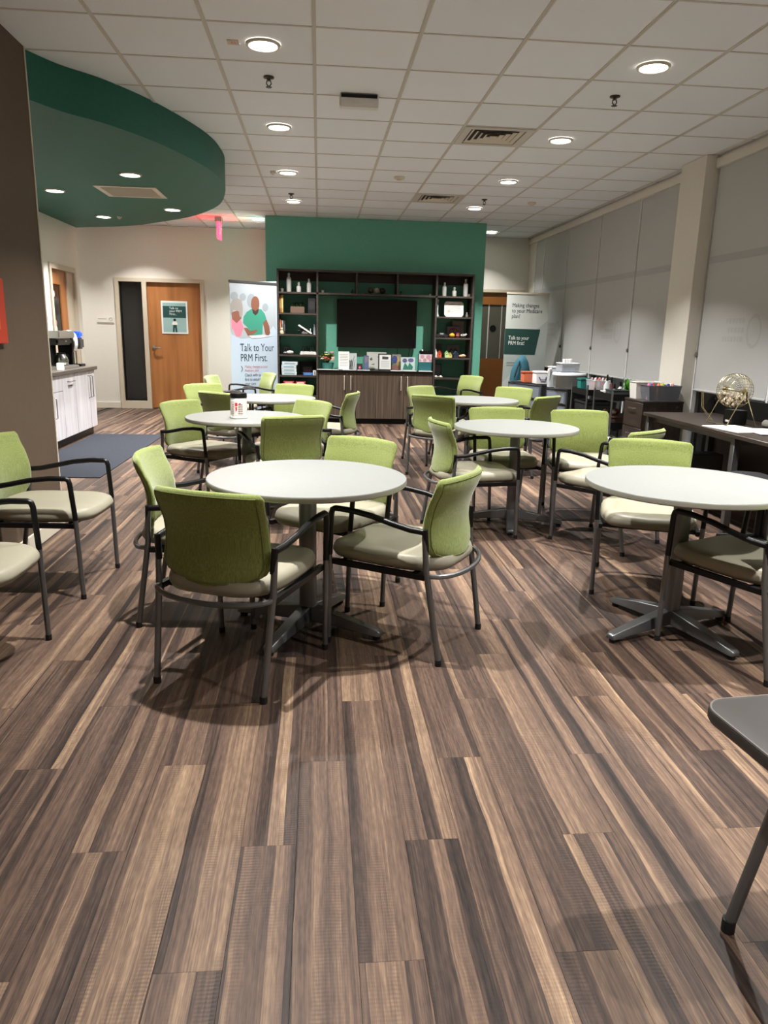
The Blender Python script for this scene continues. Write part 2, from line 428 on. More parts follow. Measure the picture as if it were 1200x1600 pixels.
for ys in (ys_far, ys_near):
    for a, b in zip(ys[:-1], ys[1:]):
        lo, hi = min(a, b), max(a, b); wn_ += 1
        w = empty('window_%d' % wn_, (XR, (lo+hi)/2, 0)); struct(w)
        fm = MB(); h = (hi-lo)/2
        fm.box(0.02, 0.09, -h, -h+0.03, 0.12, 2.94).box(0.02, 0.09, h-0.03, h, 0.12, 2.94)
        fm.build('window_frame', M_ALU, w)
        MB().box(-0.012, 0.02, h-0.012, h+0.012, 0.12, 2.94).build('mullion_cap', mat('mullion_white', (236, 238, 238), 0.35), w)
        MB().box(0.02, 0.09, -h+0.03, h-0.03, 2.08, 2.15).build('transom', M_ALU, w)
        MB().box(0.02, 0.09, -h+0.03, h-0.03, 0.12, 0.17).build('window_sill', M_ALU, w)
        MB().box(0.05, 0.06, -h+0.03, h-0.03, 0.17, 2.08).build('pane', M_GLASSD, w)
        MB().box(0.05, 0.06, -h+0.03, h-0.03, 2.15, 2.94).build('pane', M_GLASSD, w)
shade_lab = {0: 'grey roller shade beside the wide cream column, far side of it', 1: 'grey roller shade with faint ring and lettering shadows behind the craft carts',
             2: 'grey roller shade third from the column with a bead chain', 3: 'grey roller shade partly behind the roll-up banner with faint ring shadow', 4: 'narrow grey roller shade in the far corner of the window wall'}
def shade(lo, hi, label, ghost=None, chain=False):
    s = empty('roller_shade', (XR-0.005, (lo+hi)/2, 0.90)); h = (hi-lo)/2-0.022
    tag(s, label, 'roller shade', 'grey roller shades along the window wall')
    MB().box(-0.004, 0.0, -h, h, 0.02, 2.038).build('fabric', M_SHADE, s)
    MB().box(-0.007, -0.003, -h, h, 1.19, 1.255).build('transom_shadow', M_SHADE2, s)  # transom silhouette behind the fabric, painted as a darker strip
    MB().tube([(-0.004, -h, 0.012), (-0.004, h, 0.012)], 0.012, 8).build('hem_bar', M_SHADE2, s)
    if ghost is not None:  # shadow of the window decals, drawn as slightly darker shapes on the fabric
        yc, zc = ghost; n_ = 32; an = MB()
        vs2 = [(-0.0046, yc+k*0.10*math.cos(2*math.pi*i/n_), zc+k*0.13*math.sin(2*math.pi*i/n_)) for k in (0.86, 1.12) for i in range(n_)]
        an.add(vs2, [(i, (i+1) % n_, n_+(i+1) % n_, n_+i) for i in range(n_)]).build('ring_shadow', M_GHOST, s, smooth=False)
        lm = MB()
        for q, (w0, zz) in enumerate(((0.30, 0.07), (0.24, -0.01), (0.33, -0.09))):
            k = 0.0
            while k < w0:
                ww = random.uniform(0.025, 0.05); lm.box(-0.0047, -0.0040, yc+0.16+k, yc+0.16+k+ww, zc+zz, zc+zz+0.045); k += ww+0.014
        tag(lm.build('lettering_shadow', M_GHOST, s), kind='stuff')
    if chain:
        MB().tube([(-0.012, h+0.008, 2.03), (-0.013, h+0.008, 0.35)], 0.0025, 6).build('bead_chain', M_ALU, s)
        MB().ball((-0.016, h+0.008, 0.35), 0.016, 8, 1.6).build('chain_weight', mat('weight', (110, 108, 104), 0.4), s)
    return s
for q, (a, b) in enumerate(zip(ys_far[:-1], ys_far[1:])):
    shade(a, b, shade_lab[q], {1: (-0.25, 0.57), 3: (-0.35, 0.59)}.get(q), q in (1, 2, 0))
nl = ['large grey roller shade above the dark desk, beside the column', 'grey roller shade above the near end of the dark desk']
for q, (a, b) in enumerate(zip(ys_near[:-1], ys_near[1:])):
    shade(b, a, nl[q] if q < 2 else 'grey roller shade on the window wall beside the camera', (-0.30, 0.57) if q == 0 else None, q == 0)

# door frames and doors
def door_frame(x0, x1, z1, y, parent, w=0.05, mull=None):
    f = MB().box(x0, x0+w, y-0.02, y+0.16, 0, z1).box(x1-w, x1, y-0.02, y+0.16, 0, z1).box(x0, x1, y-0.02, y+0.16, z1-w, z1)
    return f.build('door_frame', M_FRAME, parent, bevel=0.004, seg=1)
d1 = empty('door_1', (0, 0, 0)); struct(d1)
f = MB().box(-3.45, -3.385, YF-0.03, YF+0.15, 0, 2.20).box(-2.025, -1.965, YF-0.03, YF+0.15, 0, 2.20).box(-3.385, -2.025, YF-0.03, YF+0.15, 2.14, 2.20)
f.box(-3.0, -2.925, YF-0.03, YF+0.15, 0, 2.14).box(-3.385, -3.0, YF-0.03, YF+0.15, 0, 0.13)
f.build('door_frame', M_FRAME, d1)
box_obj('pane', (-3.385, -3.0, YF+0.05, YF+0.06, 0.13, 2.14), M_DGLASS, d1)
ms = MB()
for e_ in ((-3.385, -3.365), (-3.02, -3.0)): ms.box(e_[0], e_[1], YF+0.02, YF+0.09, 0.13, 2.14)
ms.box(-3.365, -3.02, YF+0.02, YF+0.09, 0.13, 0.16).build('pane_stop', M_BLACK, d1)
box_obj('door_leaf', (-2.925, -2.025, YF+0.03, YF+0.075, 0.008, 2.14), M_WOOD, d1, bevel=0.002, seg=1)
hd = MB().lathe([(0.034, 0), (0.034, -0.012), (0.012, -0.02), (0.012, -0.06)], 20, (-2.855, YF+0.03, 1.05), 'y')
hd.tube([(-2.855, YF-0.03, 1.05), (-2.80, YF-0.035, 1.05), (-2.73, YF-0.03, 1.045)], [0.012, 0.011, 0.009], 8)
hd.build('door_handle', M_STEEL, d1)
d2 = empty('door_2', (0, 0, 0)); struct(d2)
MB().box(XK-0.18, XK+0.02, 10.36, 10.43, 0, 2.19).box(XK-0.18, XK+0.02, 11.35, 11.42, 0, 2.19).box(XK-0.18, XK+0.02, 10.43, 11.35, 2.12, 2.19).build('door_frame', M_FRAME, d2)
dl = MB().box(XK-0.07, XK-0.03, 10.43, 10.50, 0.01, 2.12).box(XK-0.07, XK-0.03, 10.87, 11.10, 0.01, 2.12).box(XK-0.07, XK-0.03, 10.50, 10.87, 1.93, 2.12).box(XK-0.07, XK-0.03, 10.50, 10.87, 0.01, 0.9)
dl.build('door_leaf', M_WOOD, d2)
box_obj('door_jamb', (XK-0.16, XK-0.01, 11.10, 11.35, 0.0, 2.12), M_FRAME, d2)
box_obj('pane', (XK-0.055, XK-0.045, 10.50, 10.87, 0.9, 1.93), M_DGLASS, d2)
for zz, cc in ((1.80, (200, 196, 190)), (1.42, (190, 120, 120)), (1.34, (220, 214, 206))):
    MB().lathe([(0.045, 0), (0.045, 0.002)], 18, (XK-0.045, 10.62, zz), 'x').build('sticker', cm(*cc), d2)
d3 = empty('door_3', (0, 0, 0)); struct(d3)
MB().box(2.79, 2.85, YF-0.03, YF+0.15, 0, 2.18).box(3.60, 3.66, YF-0.03, YF+0.15, 0, 2.18).box(2.85, 3.60, YF-0.03, YF+0.15, 2.13, 2.18).build('door_frame', M_FRAME, d3)
MB().box(2.85, 2.90, YF+0.02, YF+0.065, 0.01, 2.13).box(3.50, 3.60, YF+0.02, YF+0.065, 0.01, 2.13).box(2.90, 3.50, YF+0.02, YF+0.065, 1.92, 2.13).box(2.90, 3.50, YF+0.02, YF+0.065, 0.01, 0.98).build('door_leaf', mat('door_wood_dark', (138, 86, 38), 0.4), d3)
box_obj('pane', (2.90, 3.50, YF+0.04, YF+0.045, 0.98, 1.92), mat('door_glass', (86, 84, 74), 0.15), d3)
MB().box(3.26, 3.272, YF+0.034, YF+0.04, 0.98, 1.92).box(3.02, 3.04, YF+0.036, YF+0.04, 0.98, 1.92).build('glass_strip', mat('strip_white', (200, 198, 188), 0.4), d3)
MB().lathe([(0.058, 0), (0.058, -0.006)], 24, (3.12, YF+0.04, 1.51), 'y').build('round_sticker', M_BLACK, d3)

# kitchen soffit
sf = empty('trim_1', (0, 0, 0)); struct(sf)
poly = [tuple(p[:2]) for p in SOC] + [(XK, 5.27)]
MB().prism(poly, 2.77, CEIL+0.003).build('soffit', M_DGREEN, sf, angle=30)

# ------------------------------------------------------------------ ceiling fixtures
def downlight(x, y, z, label, watt=LAMP_W, grp='recessed downlights'):
    t = empty('downlight', (x, y, z)); tag(t, label, 'ceiling light', grp)
    MB().lathe([(0.084, 0.0), (0.084, -0.010), (0.088, -0.014), (0.100, -0.012), (0.104, -0.002), (0.104, 0.0)], 28, caps=False).build('trim_ring', mat('lamp_trim', (206, 200, 188), 0.4), t)
    MB().lathe([(0.0835, -0.004), (0.0835, -0.001)], 28).build('lens', M_LENS, t)
    ld = bpy.data.lights.new('downlight_lamp', 'AREA'); ld.shape = 'DISK'; ld.size = 0.06; ld.energy = watt; ld.color = LAMP_COL
    ld.spread = R(102)
    lo = bpy.data.objects.new('downlight_lamp', ld); COL.objects.link(lo); lo.parent = t; lo.location = (0, 0, -0.006)
    return t
order = ['nearest', 'second nearest', 'third', 'farthest']
for q in range(4):
    downlight(-0.334, 4.985+1.8288*q, CEIL, '%s round downlight of the row between the soffit and the vents' % order[q])
    downlight(2.092, 4.985+1.8288*q, CEIL, '%s round downlight of the row nearer the window wall' % order[q])
downlight(-0.93, 12.26, CEIL, 'round downlight half hidden by the green wall near exit sign')
for x, y in ((-0.334, 3.156), (2.092, 3.156), (2.092, 1.327), (-0.334, -0.50), (2.092, -0.50), (-0.334, -2.33), (2.092, -2.33), (-0.334, -4.16), (2.092, -4.16)):  # the rearmost rows are unseen, added to lift the ambient light
    downlight(x, y, CEIL, 'unseen round ceiling downlight above or behind the camera')
downlight(2.85, 12.75, CEIL, 'round downlight hidden behind the green wall on the right', 5)
for x, y, s_ in ((-1.748, 7.565, 'nearest right'), (-2.766, 8.583, 'leftmost'), (-2.768, 10.406, 'farthest left'), (-1.746, 9.60, 'rightmost far')):
    downlight(x, y, 2.77, '%s round downlight set in the dark green soffit' % s_, LAMP_W*0.85, 'soffit downlights')
for x, y in ((-4.6, 12.5), (-2.9, 12.6)): downlight(x, y, CEIL, 'round downlight over the corridor behind the green soffit', LAMP_W*0.45)
# sprinklers
for x, y, s_ in ((-0.339, 5.58, 'nearest left'), (2.088, 5.598, 'nearest right'), (-0.345, 9.94, 'far left'), (2.082, 9.81, 'far right')):
    t = empty('sprinkler', (x, y, CEIL)); tag(t, 'small %s fire sprinkler hanging from the ceiling tiles' % s_, 'sprinkler', 'fire sprinklers')
    MB().lathe([(0.036, 0.003), (0.036, -0.004), (0.012, -0.012), (0.012, -0.022)], 18).build('escutcheon', M_SPRK, t)
    MB().tube([(-0.012, 0, -0.02), (-0.016, 0, -0.04), (0, 0, -0.058)], 0.004, 6).tube([(0.012, 0, -0.02), (0.016, 0, -0.04), (0, 0, -0.058)], 0.004, 6).build('frame_arm', M_SPRK, t)
    MB().lathe([(0.02, -0.058), (0.02, -0.062)], 14).build('deflector', M_SPRK, t)
# supply vents
for (i, j), s_ in zip(sorted(VENTS), ('nearer', 'farther')):
    x, y = GX+T*(i+0.5), GY+T*(j+0.5)
    t = empty('air_vent', (x, y, CEIL)); tag(t, '%s square louvred air vent in the ceiling grid' % s_, 'air vent', 'ceiling air vents')
    h = T/2-0.012
    MB().box(-h, h, -h, -h+0.06, -0.006, 0.012).box(-h, h, h-0.06, h, -0.006, 0.012).box(-h, -h+0.06, -h+0.06, h-0.06, -0.006, 0.012).box(h-0.06, h, -h+0.06, h-0.06, -0.006, 0.012).build('frame', M_TEE, t)
    MB().box(-h, h, -h, h, 0.012, 0.018).build('backing', mat('vent_dark', (52, 50, 46), 0.8), t)
    k = h-0.06
    for q in range(5):
        a = k*(1-q/5.0)-0.012
        mbv = MB()
        for sgn in (-1, 1):
            for ax in (0, 1):
                lo_, hi_ = a, a-0.028
                pts = [(-a, sgn*lo_, -0.004), (a, sgn*lo_, -0.004), (max(hi_, 0.002), sgn*max(hi_, 0.002), 0.010), (-max(hi_, 0.002), sgn*max(hi_, 0.002), 0.010)]
                if ax: pts = [(p[1], p[0], p[2]) for p in pts]
                mbv.add(pts, [(0, 1, 2, 3)])
        mbv.build('louvre', M_TRIM, t, smooth=False)
# return grille in the soffit
t = empty('return_grille', (-1.96, 8.50, 2.77)); tag(t, 'white square air grille set in the dark green soffit', 'air vent')
MB().box(-0.31, 0.31, -0.31, -0.26, -0.008, 0).box(-0.31, 0.31, 0.26, 0.31, -0.008, 0).box(-0.31, -0.26, -0.26, 0.26, -0.008, 0).box(0.26, 0.31, -0.26, 0.26, -0.008, 0).build('frame', M_TRIM, t)
MB().box(-0.26, 0.26, -0.26, 0.26, -0.004, 0.0).build('backing', mat('grille_grey', (170, 166, 158), 0.6), t)
gs = MB()
for q in range(26): gs.box(-0.26, 0.26, -0.255+q*0.02, -0.250+q*0.02, -0.007, -0.004)
tag(gs.build('slats', M_TRIM, t), kind='stuff')
# emergency light box, sensors
t = empty('emergency_light', (0.288, 5.86, CEIL)); tag(t, 'small rectangular emergency light box on the ceiling grid', 'light fixture')
MB().box(-0.14, 0.14, -0.03, 0.05, -0.085, 0).build('housing', M_WHITE, t, bevel=0.006)
MB().box(-0.13, 0.13, -0.034, -0.028, -0.026, -0.004).build('slot', M_BLACK, t)
for x, y, l_, r_ in ((0.879, 8.66, 'round white smoke detector between vents and left downlights', 0.06), (2.72, 9.90, 'round white smoke detector near the window wall', 0.055), (-0.49, 8.637, 'tiny round sensor beside the third downlight on the left', 0.035), (-2.56, 10.36, 'tiny white sensor beside a downlight in the green soffit', 0.03)):
    z = 2.77 if x < -1.5 else CEIL
    t = empty('ceiling_sensor', (x, y, z)); tag(t, l_, 'sensor', 'ceiling sensors')
    MB().lathe([(r_, 0.003), (r_, -0.012), (r_*0.8, -0.022)], 20).build('base', M_TRIM, t)
    MB().lathe([(r_*0.55, -0.021), (r_*0.5, -0.032), (r_*0.2, -0.034)], 20).build('cap', M_TRIM, t)
t = empty('ceiling_sticker', (-0.511, 4.985, CEIL)); tag(t, 'small square tag beside the nearest left downlight', 'label')
MB().box(-0.035, 0.035, -0.035, 0.035, -0.001, 0.004).build('plate', cm(205, 192, 178), t)
MB().box(-0.012, 0.0, -0.02, 0.012, -0.002, -0.001).box(0.008, 0.014, -0.02, 0.012, -0.002, -0.001).build('print', cm(210, 140, 130), t)
# exit sign, seen edge-on
t = empty('exit_sign', (-1.528, 12.2, CEIL)); tag(t, 'glowing red exit sign hanging edge-on from the ceiling', 'exit sign')
MB().box(-0.05, 0.05, -0.10, 0.10, -0.075, 0.004).build('canopy', M_STEEL, t, bevel=0.006)
MB().box(-0.016, 0.016, -0.155, 0.155, -0.31, -0.075).build('panel', M_EXIT, t)
for sd, fc in ((0.017, '+x'), (-0.017, '-x')):
    text(t, 'EXIT', 0.16, sd, 0.0, -0.25, cm(250, 235, 230), 'lettering', 'CENTER', face=fc)

# ------------------------------------------------------------------ chairs
def make_chair():
    root = empty('armchair')
    # seat cushion: plan outline with rounded front and bowed rear
    def outline(ins, n=40):
        pts = []
        for k in range(n):
            th = 2*math.pi*k/n; c_, s_ = math.cos(th), math.sin(th)
            e = 0.42
            x = math.copysign(abs(c_)**e, c_)*(0.252-ins); 
            y = math.copysign(abs(s_)**(0.60 if s_ > 0 else 0.62), s_)*((0.300 if s_ > 0 else 0.290)-ins)
            w = 1.0 if y > -0.05 else 1.0-0.10*((-0.05-y)/0.2)**2
            pts.append((x*w, y+0.02))
        return pts
    rg = []
    def top_z(x, y): return -0.05*max(0, y-0.20)**1.0 - 0.010*(1-min(1, abs(x)/0.25)) + 0.0
    for ins, z in ((0.035, 0.398), (0.012, 0.404), (0.0, 0.424), (0.001, 0.444), (0.010, 0.464), (0.030, 0.474), (0.075, 0.477), (0.15, 0.474), (0.22, 0.470)):
        rg.append([(x, y, z + (top_z(x, y)*0.9 if z > 0.44 else 0)) for (x, y) in outline(ins)])
    MB().rings(rg).build('seat', M_VINYL, root, angle=80)
    # backrest
    nu, nv = 16, 14
    def bp(u, v):
        z = 0.432 + 0.382*v
        hw = 0.240 - 0.022*(1-abs(2*v-1.15))*0.6
        if v < 0.22: hw *= math.sqrt(max(0.0, 1-((0.22-v)/0.22)**2*0.62))
        if v > 0.93: hw *= 1-0.10*((v-0.93)/0.07)**2
        y = -0.205 + 0.030*math.sin(math.pi*min(1, v*1.15))*1.0 - 0.075*max(0, v-0.42)**1.6
        y -= 0.052*(1-u*u)
        zz = z - 0.006*u*u*(1 if v > 0.8 else 0) + (0.020*u*u*(1-v/0.3) if v < 0.3 else 0)
        return Vector((u*hw, y, zz))
    th = 0.021
    fr, bk = [], []
    us = [math.sin(math.pi*(i/nu-0.5)) for i in range(nu+1)]; vsn = [0.5-0.5*math.cos(math.pi*j/nv) for j in range(nv+1)]
    mbk = MB(); verts = []; 
    def thick(u, v):
        return th*max(0.0, 1-abs(u)**9)**0.5*max(0.0, 1-abs(2*v-1)**11)**0.5
    for side in (1, -1):
        for j in vsn:
            for u in us:
                p = bp(u, j); verts.append((p.x, p.y+side*thick(u, j), p.z))
    n1 = nu+1; off = n1*(nv+1); faces = []
    for j in range(nv):
        for i in range(nu):
            a = j*n1+i
            faces.append((a, a+1, a+n1+1, a+n1)); faces.append((off+a+n1, off+a+n1+1, off+a+1, off+a))
    mbk.add(verts, faces)
    me = mbk.mesh('backrest', M_FABRIC, smooth=False)
    bm = bmesh.new(); bm.from_mesh(me); bmesh.ops.remove_doubles(bm, verts=bm.verts, dist=0.0012)
    bmesh.ops.recalc_face_normals(bm, faces=bm.faces); bm.to_mesh(me); bm.free(); me.shade_smooth()
    br = link('backrest', me, root)
    loop = []
    for (u, v) in [(-0.90+1.8*i/12, 0.955) for i in range(13)] + [(0.91, 0.955-0.86*i/8) for i in range(1, 9)] + [(0.80-1.6*i/10, 0.05) for i in range(11)] + [(-0.91, 0.095+0.86*i/8) for i in range(9)]:
        p = bp(u, v); loop.append((p.x, p.y-thick(u, v)*1.0, p.z))
    loop.append(loop[0])
    MB().tube(loop, 0.0032, 5).build('piping', M_PIPE, br)
    # front legs (grey), arms (black), rear legs (grey), foot caps
    for s in (-1, 1):
        lg = MB().tube([(s*0.263, 0.271, 0.018), (s*0.269, 0.262, 0.43)], 0.0125, 10).build('leg', M_GREY, root)
        MB().lathe([(0.0135, 0.0), (0.0140, 0.003), (0.0140, 0.026)], 12, (s*0.263, 0.271, 0)).build('foot_cap', M_RUBBER, lg)
        lg = MB().tube([(s*0.238, -0.271, 0.018), (s*0.252, -0.205, 0.42), (s*0.256, -0.193, 0.585)], [0.0135, 0.0135, 0.012], 10).build('leg', M_GREY, root)
        MB().lathe([(0.0145, 0.0), (0.015, 0.003), (0.015, 0.028)], 12, (s*0.238, -0.271, 0)).build('foot_cap', M_RUBBER, lg)
        pts = [(s*0.269, 0.262, 0.425), (s*0.273, 0.255, 0.53), (s*0.276, 0.249, 0.615), (s*0.276, 0.243, 0.634), (s*0.276, 0.228, 0.641), (s*0.277, 0.15, 0.641), (s*0.276, 0.05, 0.630), (s*0.272, -0.05, 0.608), (s*0.265, -0.13, 0.592), (s*0.258, -0.192, 0.588)]
        MB().tube(pts, [0.013, 0.013, 0.013, 0.0135, 0.0135, 0.0135, 0.0135, 0.0135, 0.014, 0.014], 10).tube([(s*0.257, -0.195, 0.60), (s*0.250, -0.20, 0.50)], 0.0135, 8).build('armrest', M_BLACK, root)
    arc = [(0.252*math.cos(R(180+180*i/14)), -0.205-0.104*math.sin(R(180*i/14)), 0.400-0.014*math.sin(R(180*i/14))) for i in range(15)]
    MB().tube(arc, 0.011, 8).build('rear_rail', M_GREY, root)
    MB().box(-0.262, -0.238, -0.20, 0.262, 0.378, 0.402).box(0.238, 0.262, -0.20, 0.262, 0.378, 0.402).box(-0.24, 0.24, 0.20, 0.225, 0.378, 0.398).box(-0.24, 0.24, -0.16, -0.13, 0.378, 0.398).build('seat_frame', M_BLACK, root)
    return root
chair0 = make_chair()
CH = [
 (-0.319, 2.935, -23.5, 'green armchair with its back to the camera at the nearest round table'),
 (0.416, 3.236, 57, 'green armchair on the right side of the nearest left table, facing away left'),
 (0.100, 3.910, 143, 'green armchair behind the nearest left table, facing the camera'),
 (-0.575, 3.595, -91, 'green armchair on the left of the nearest left table, behind the front chair'),
 (-0.935, 6.06, -123, 'green armchair left of the table with the wipes canister'),
 (-0.255, 5.45, 20, 'green armchair with its back to the camera at the wipes canister table'),
 (-0.22, 6.20, 132, 'green armchair right of the wipes canister table, facing it from behind'),
 (-1.10, 8.00, -141, 'green armchair facing the camera at the left of the farthest left table'),
 (-0.83, 7.35, -40, 'green armchair seen from behind just beyond the wipes canister'),
 (-1.13, 9.62, -103, 'green armchair standing alone before the wooden office door'),
 (-0.90, 10.42, 116, 'green armchair standing in front of the photo banner'),
 (-0.353, 8.12, 158, 'green armchair behind the farthest left table, before the bookcase'),
 (0.107, 7.45, 73, 'green armchair side-on in front of the low brown cabinet'),
 (1.235, 7.38, -32, 'green armchair with its back to the camera left of the farthest right table'),
 (1.078, 5.12, -82, 'green armchair side-on at the left of the middle right table'),
 (1.31, 8.20, -138, 'green armchair half hidden behind the chair by the brown cabinet'),
 (2.02, 10.55, 124, 'green armchair with bright lit side before the glazed brown door'),
 (2.10, 8.24, 140, 'green armchair right of the farthest right table, facing the camera'),
 (2.14, 7.45, 40, 'green armchair seen from behind beside the craft carts'),
 (1.465, 5.76, 180, 'green armchair facing the camera behind the middle right table'),
 (2.09, 5.63, 172, 'green armchair facing the camera right of the middle right table'),
 (2.003, 4.825, 38, 'green armchair turned away left, its top peeking over the chair by the nearest right table'),
 (1.859, 3.922, 159, 'green armchair facing the camera behind the nearest right table'),
 (1.955, 2.99, 25, 'green armchair cut by the right edge at the nearest right table'),
 (-1.475, 4.036, -94, 'green armchair against the taupe wall, farther of the two'),
 (-1.50, 2.975, -92, 'green armchair at the left edge against the taupe wall, nearer one'),
]
for k, (x, y, a, lab) in enumerate(CH):
    o = chair0 if k == 0 else copy_tree(chair0)
    o.location = (x, y, 0); o.rotation_euler = (0, 0, R(a))
    tag(o, lab, 'chair', 'green armchairs')

# ------------------------------------------------------------------ round tables
def make_table():
    root = empty('round_table')
    MB().lathe([(0.44, 0.712), (0.452, 0.713), (0.457, 0.718), (0.457, 0.734), (0.4555, 0.738)], 72, caps=True).build('table_edge', M_EDGE, root, angle=30)
    MB().lathe([(0.4555, 0.738), (0.454, 0.740)], 72).build('table_top', M_TOP, root, angle=30)
    c = [(-0.035, -0.022), (-0.022, -0.035), (0.022, -0.035), (0.035, -0.022), (0.035, 0.022), (0.022, 0.035), (-0.022, 0.035), (-0.035, 0.022)]
    MB().prism(c, 0.05, 0.70).build('column', M_GREY, root, angle=60)
    MB().box(-0.15, 0.15, -0.15, 0.15, 0.700, 0.713).build('mounting_plate', M_BLACK, root)
    for k in range(4):
        a = R(90*k); ca, sa = math.cos(a), math.sin(a)
        pr = [(0.03, 0.036, 0.045, 0.115), (0.20, 0.032, 0.035, 0.085), (0.37, 0.028, 0.020, 0.048), (0.385, 0.024, 0.020, 0.040)]
        rg = []
        for (d, w, z0, z1) in pr:
            q = [(d, -w, z0), (d, w, z0), (d, w*0.8, z1), (d, -w*0.8, z1)]
            rg.append([(x*ca-y*sa, x*sa+y*ca, z) for x, y, z in q])
        lg = MB().rings(rg).build('leg', M_GREY, root, bevel=0.003, seg=1)
        MB().lathe([(0.018, 0.0), (0.018, 0.014), (0.010, 0.014), (0.010, 0.026)], 12, (0.36*ca, 0.36*sa, 0)).build('glide', M_RUBBER, lg)
    return root
tab0 = make_table()
for k, (x, y, a, lab) in enumerate((
    (-0.050, 3.345, -27, 'nearest round white table on the left with four green chairs'),
    (-0.555, 5.74, 15, 'round white table carrying the white wipes canister'),
    (-0.485, 7.45, 40, 'farthest left round white table before the banner and bookcase'),
    (1.455, 5.33, -14, 'middle round white table on the right, behind the nearest one'),
    (1.610, 7.58, 30, 'farthest right round white table near the brown cabinet'),
    (1.713, 3.241, 21.7, 'nearest round white table at the right edge of the photo'))):
    o = tab0 if k == 0 else copy_tree(tab0)
    o.location = (x, y, 0); o.rotation_euler = (0, 0, R(a)); tag(o, lab, 'table', 'round white tables')

# wipes canister on the second table
t = empty('wipes_canister', (-0.60, 5.64, 0.7405)); t.scale = (1.1, 1.1, 1.1); tag(t, 'white wipes canister with black lid on a round table', 'canister')
MB().lathe([(0.058, 0), (0.060, 0.004), (0.060, 0.008), (0.056, 0.012), (0.056, 0.135), (0.054, 0.14)], 32).build('tub', M_WHITE, t, angle=50)
MB().lathe([(0.057, 0.138), (0.058, 0.142), (0.058, 0.162), (0.054, 0.170), (0.02, 0.172)], 32).build('lid', M_BLACK, t, angle=50)
MB().lathe([(0.0566, 0.02), (0.0566, 0.12)], 32, caps=False).build('wrap', cm(238, 234, 226), t)
lb = MB()
for (a, z, w, h) in ((-100, 0.085, 0.016, 0.022), (-100, 0.055, 0.010, 0.022), (-75, 0.095, 0.012, 0.010)):
    lb.box(0.057*math.cos(R(a))-w/2, 0.057*math.cos(R(a))+w/2, 0.0575*math.sin(R(a))-0.001, 0.0575*math.sin(R(a))+0.002, z, z+h)
lb.build('red_mark', cm(190, 40, 50), t)
lb = MB()
for q in range(5):
    for a in (-122, -80, -65):
        lb.box(0.057*math.cos(R(a))-0.008, 0.057*math.cos(R(a))+0.008, 0.0575*math.sin(R(a))-0.001, 0.0575*math.sin(R(a))+0.002, 0.032+q*0.015, 0.037+q*0.015)
lb.build('print_lines', cm(150, 120, 120), t)

# dark low table at the lower right
t = empty('side_table', (1.178, 1.195, 0), R(6)); tag(t, 'low dark table with rounded corner cut off by the lower right edge', 'table')
def rrect(hx, hy, r, n=6):
    p = []
    for cx, cy, a0 in ((hx-r, hy-r, 0), (-hx+r, hy-r, 90), (-hx+r, -hy+r, 180), (hx-r, -hy+r, 270)):
        p += [(cx+r*math.cos(R(a0+90*i/n)), cy+r*math.sin(R(a0+90*i/n))) for i in range(n+1)]
    return p
rg = [[(x, y, z) for x, y in rrect(0.30-i_, 0.28-i_, 0.06-i_*0.5)] for i_, z in ((0.02, 0.565), (0.004, 0.570), (0.0, 0.578), (0.0, 0.594), (0.004, 0.599), (0.008, 0.600))]
MB().rings(rg).build('table_top', M_DKGREY, t, angle=60)
rim = [(x, y, 0.599) for x, y in rrect(0.296, 0.276, 0.058)]; rim.append(rim[0])
MB().tube(rim, 0.0035, 6).build('edge_rim', mat('rim_grey', (96, 92, 88), 0.4), t)
for sx in (-1, 1):
    for sy in (-1, 1):
        lg = MB().tube([(sx*0.165, sy*0.235, 0.02), (sx*0.06, sy*0.21, 0.57)], 0.014, 12).build('leg', M_GREY, t)
        MB().lathe([(0.0155, 0), (0.016, 0.004), (0.016, 0.034)], 12, (sx*0.166, sy*0.235, 0)).build('foot_cap', M_RUBBER, lg)

# floor mat by the kitchen counter
tag(MB().box(-2.94, -2.045, 7.0, 9.97, 0.0002, 0.009).build('floor_mat', M_RUG, None, bevel=0.003, seg=1), 'dark blue-grey floor mat in front of the kitchen counter', 'floor mat')

# red picture on the taupe wall
t = empty('wall_picture', (XL, 4.15, 1.28)); tag(t, 'red wall picture cut off by the left edge', 'picture')
MB().box(0, 0.03, -0.39, 0.37, 0, 0.36).build('canvas', cm(186, 58, 34), t, bevel=0.004)
MB().box(0.03, 0.031, -0.30, 0.28, 0.08, 0.28).build('print', cm(214, 100, 50), t)

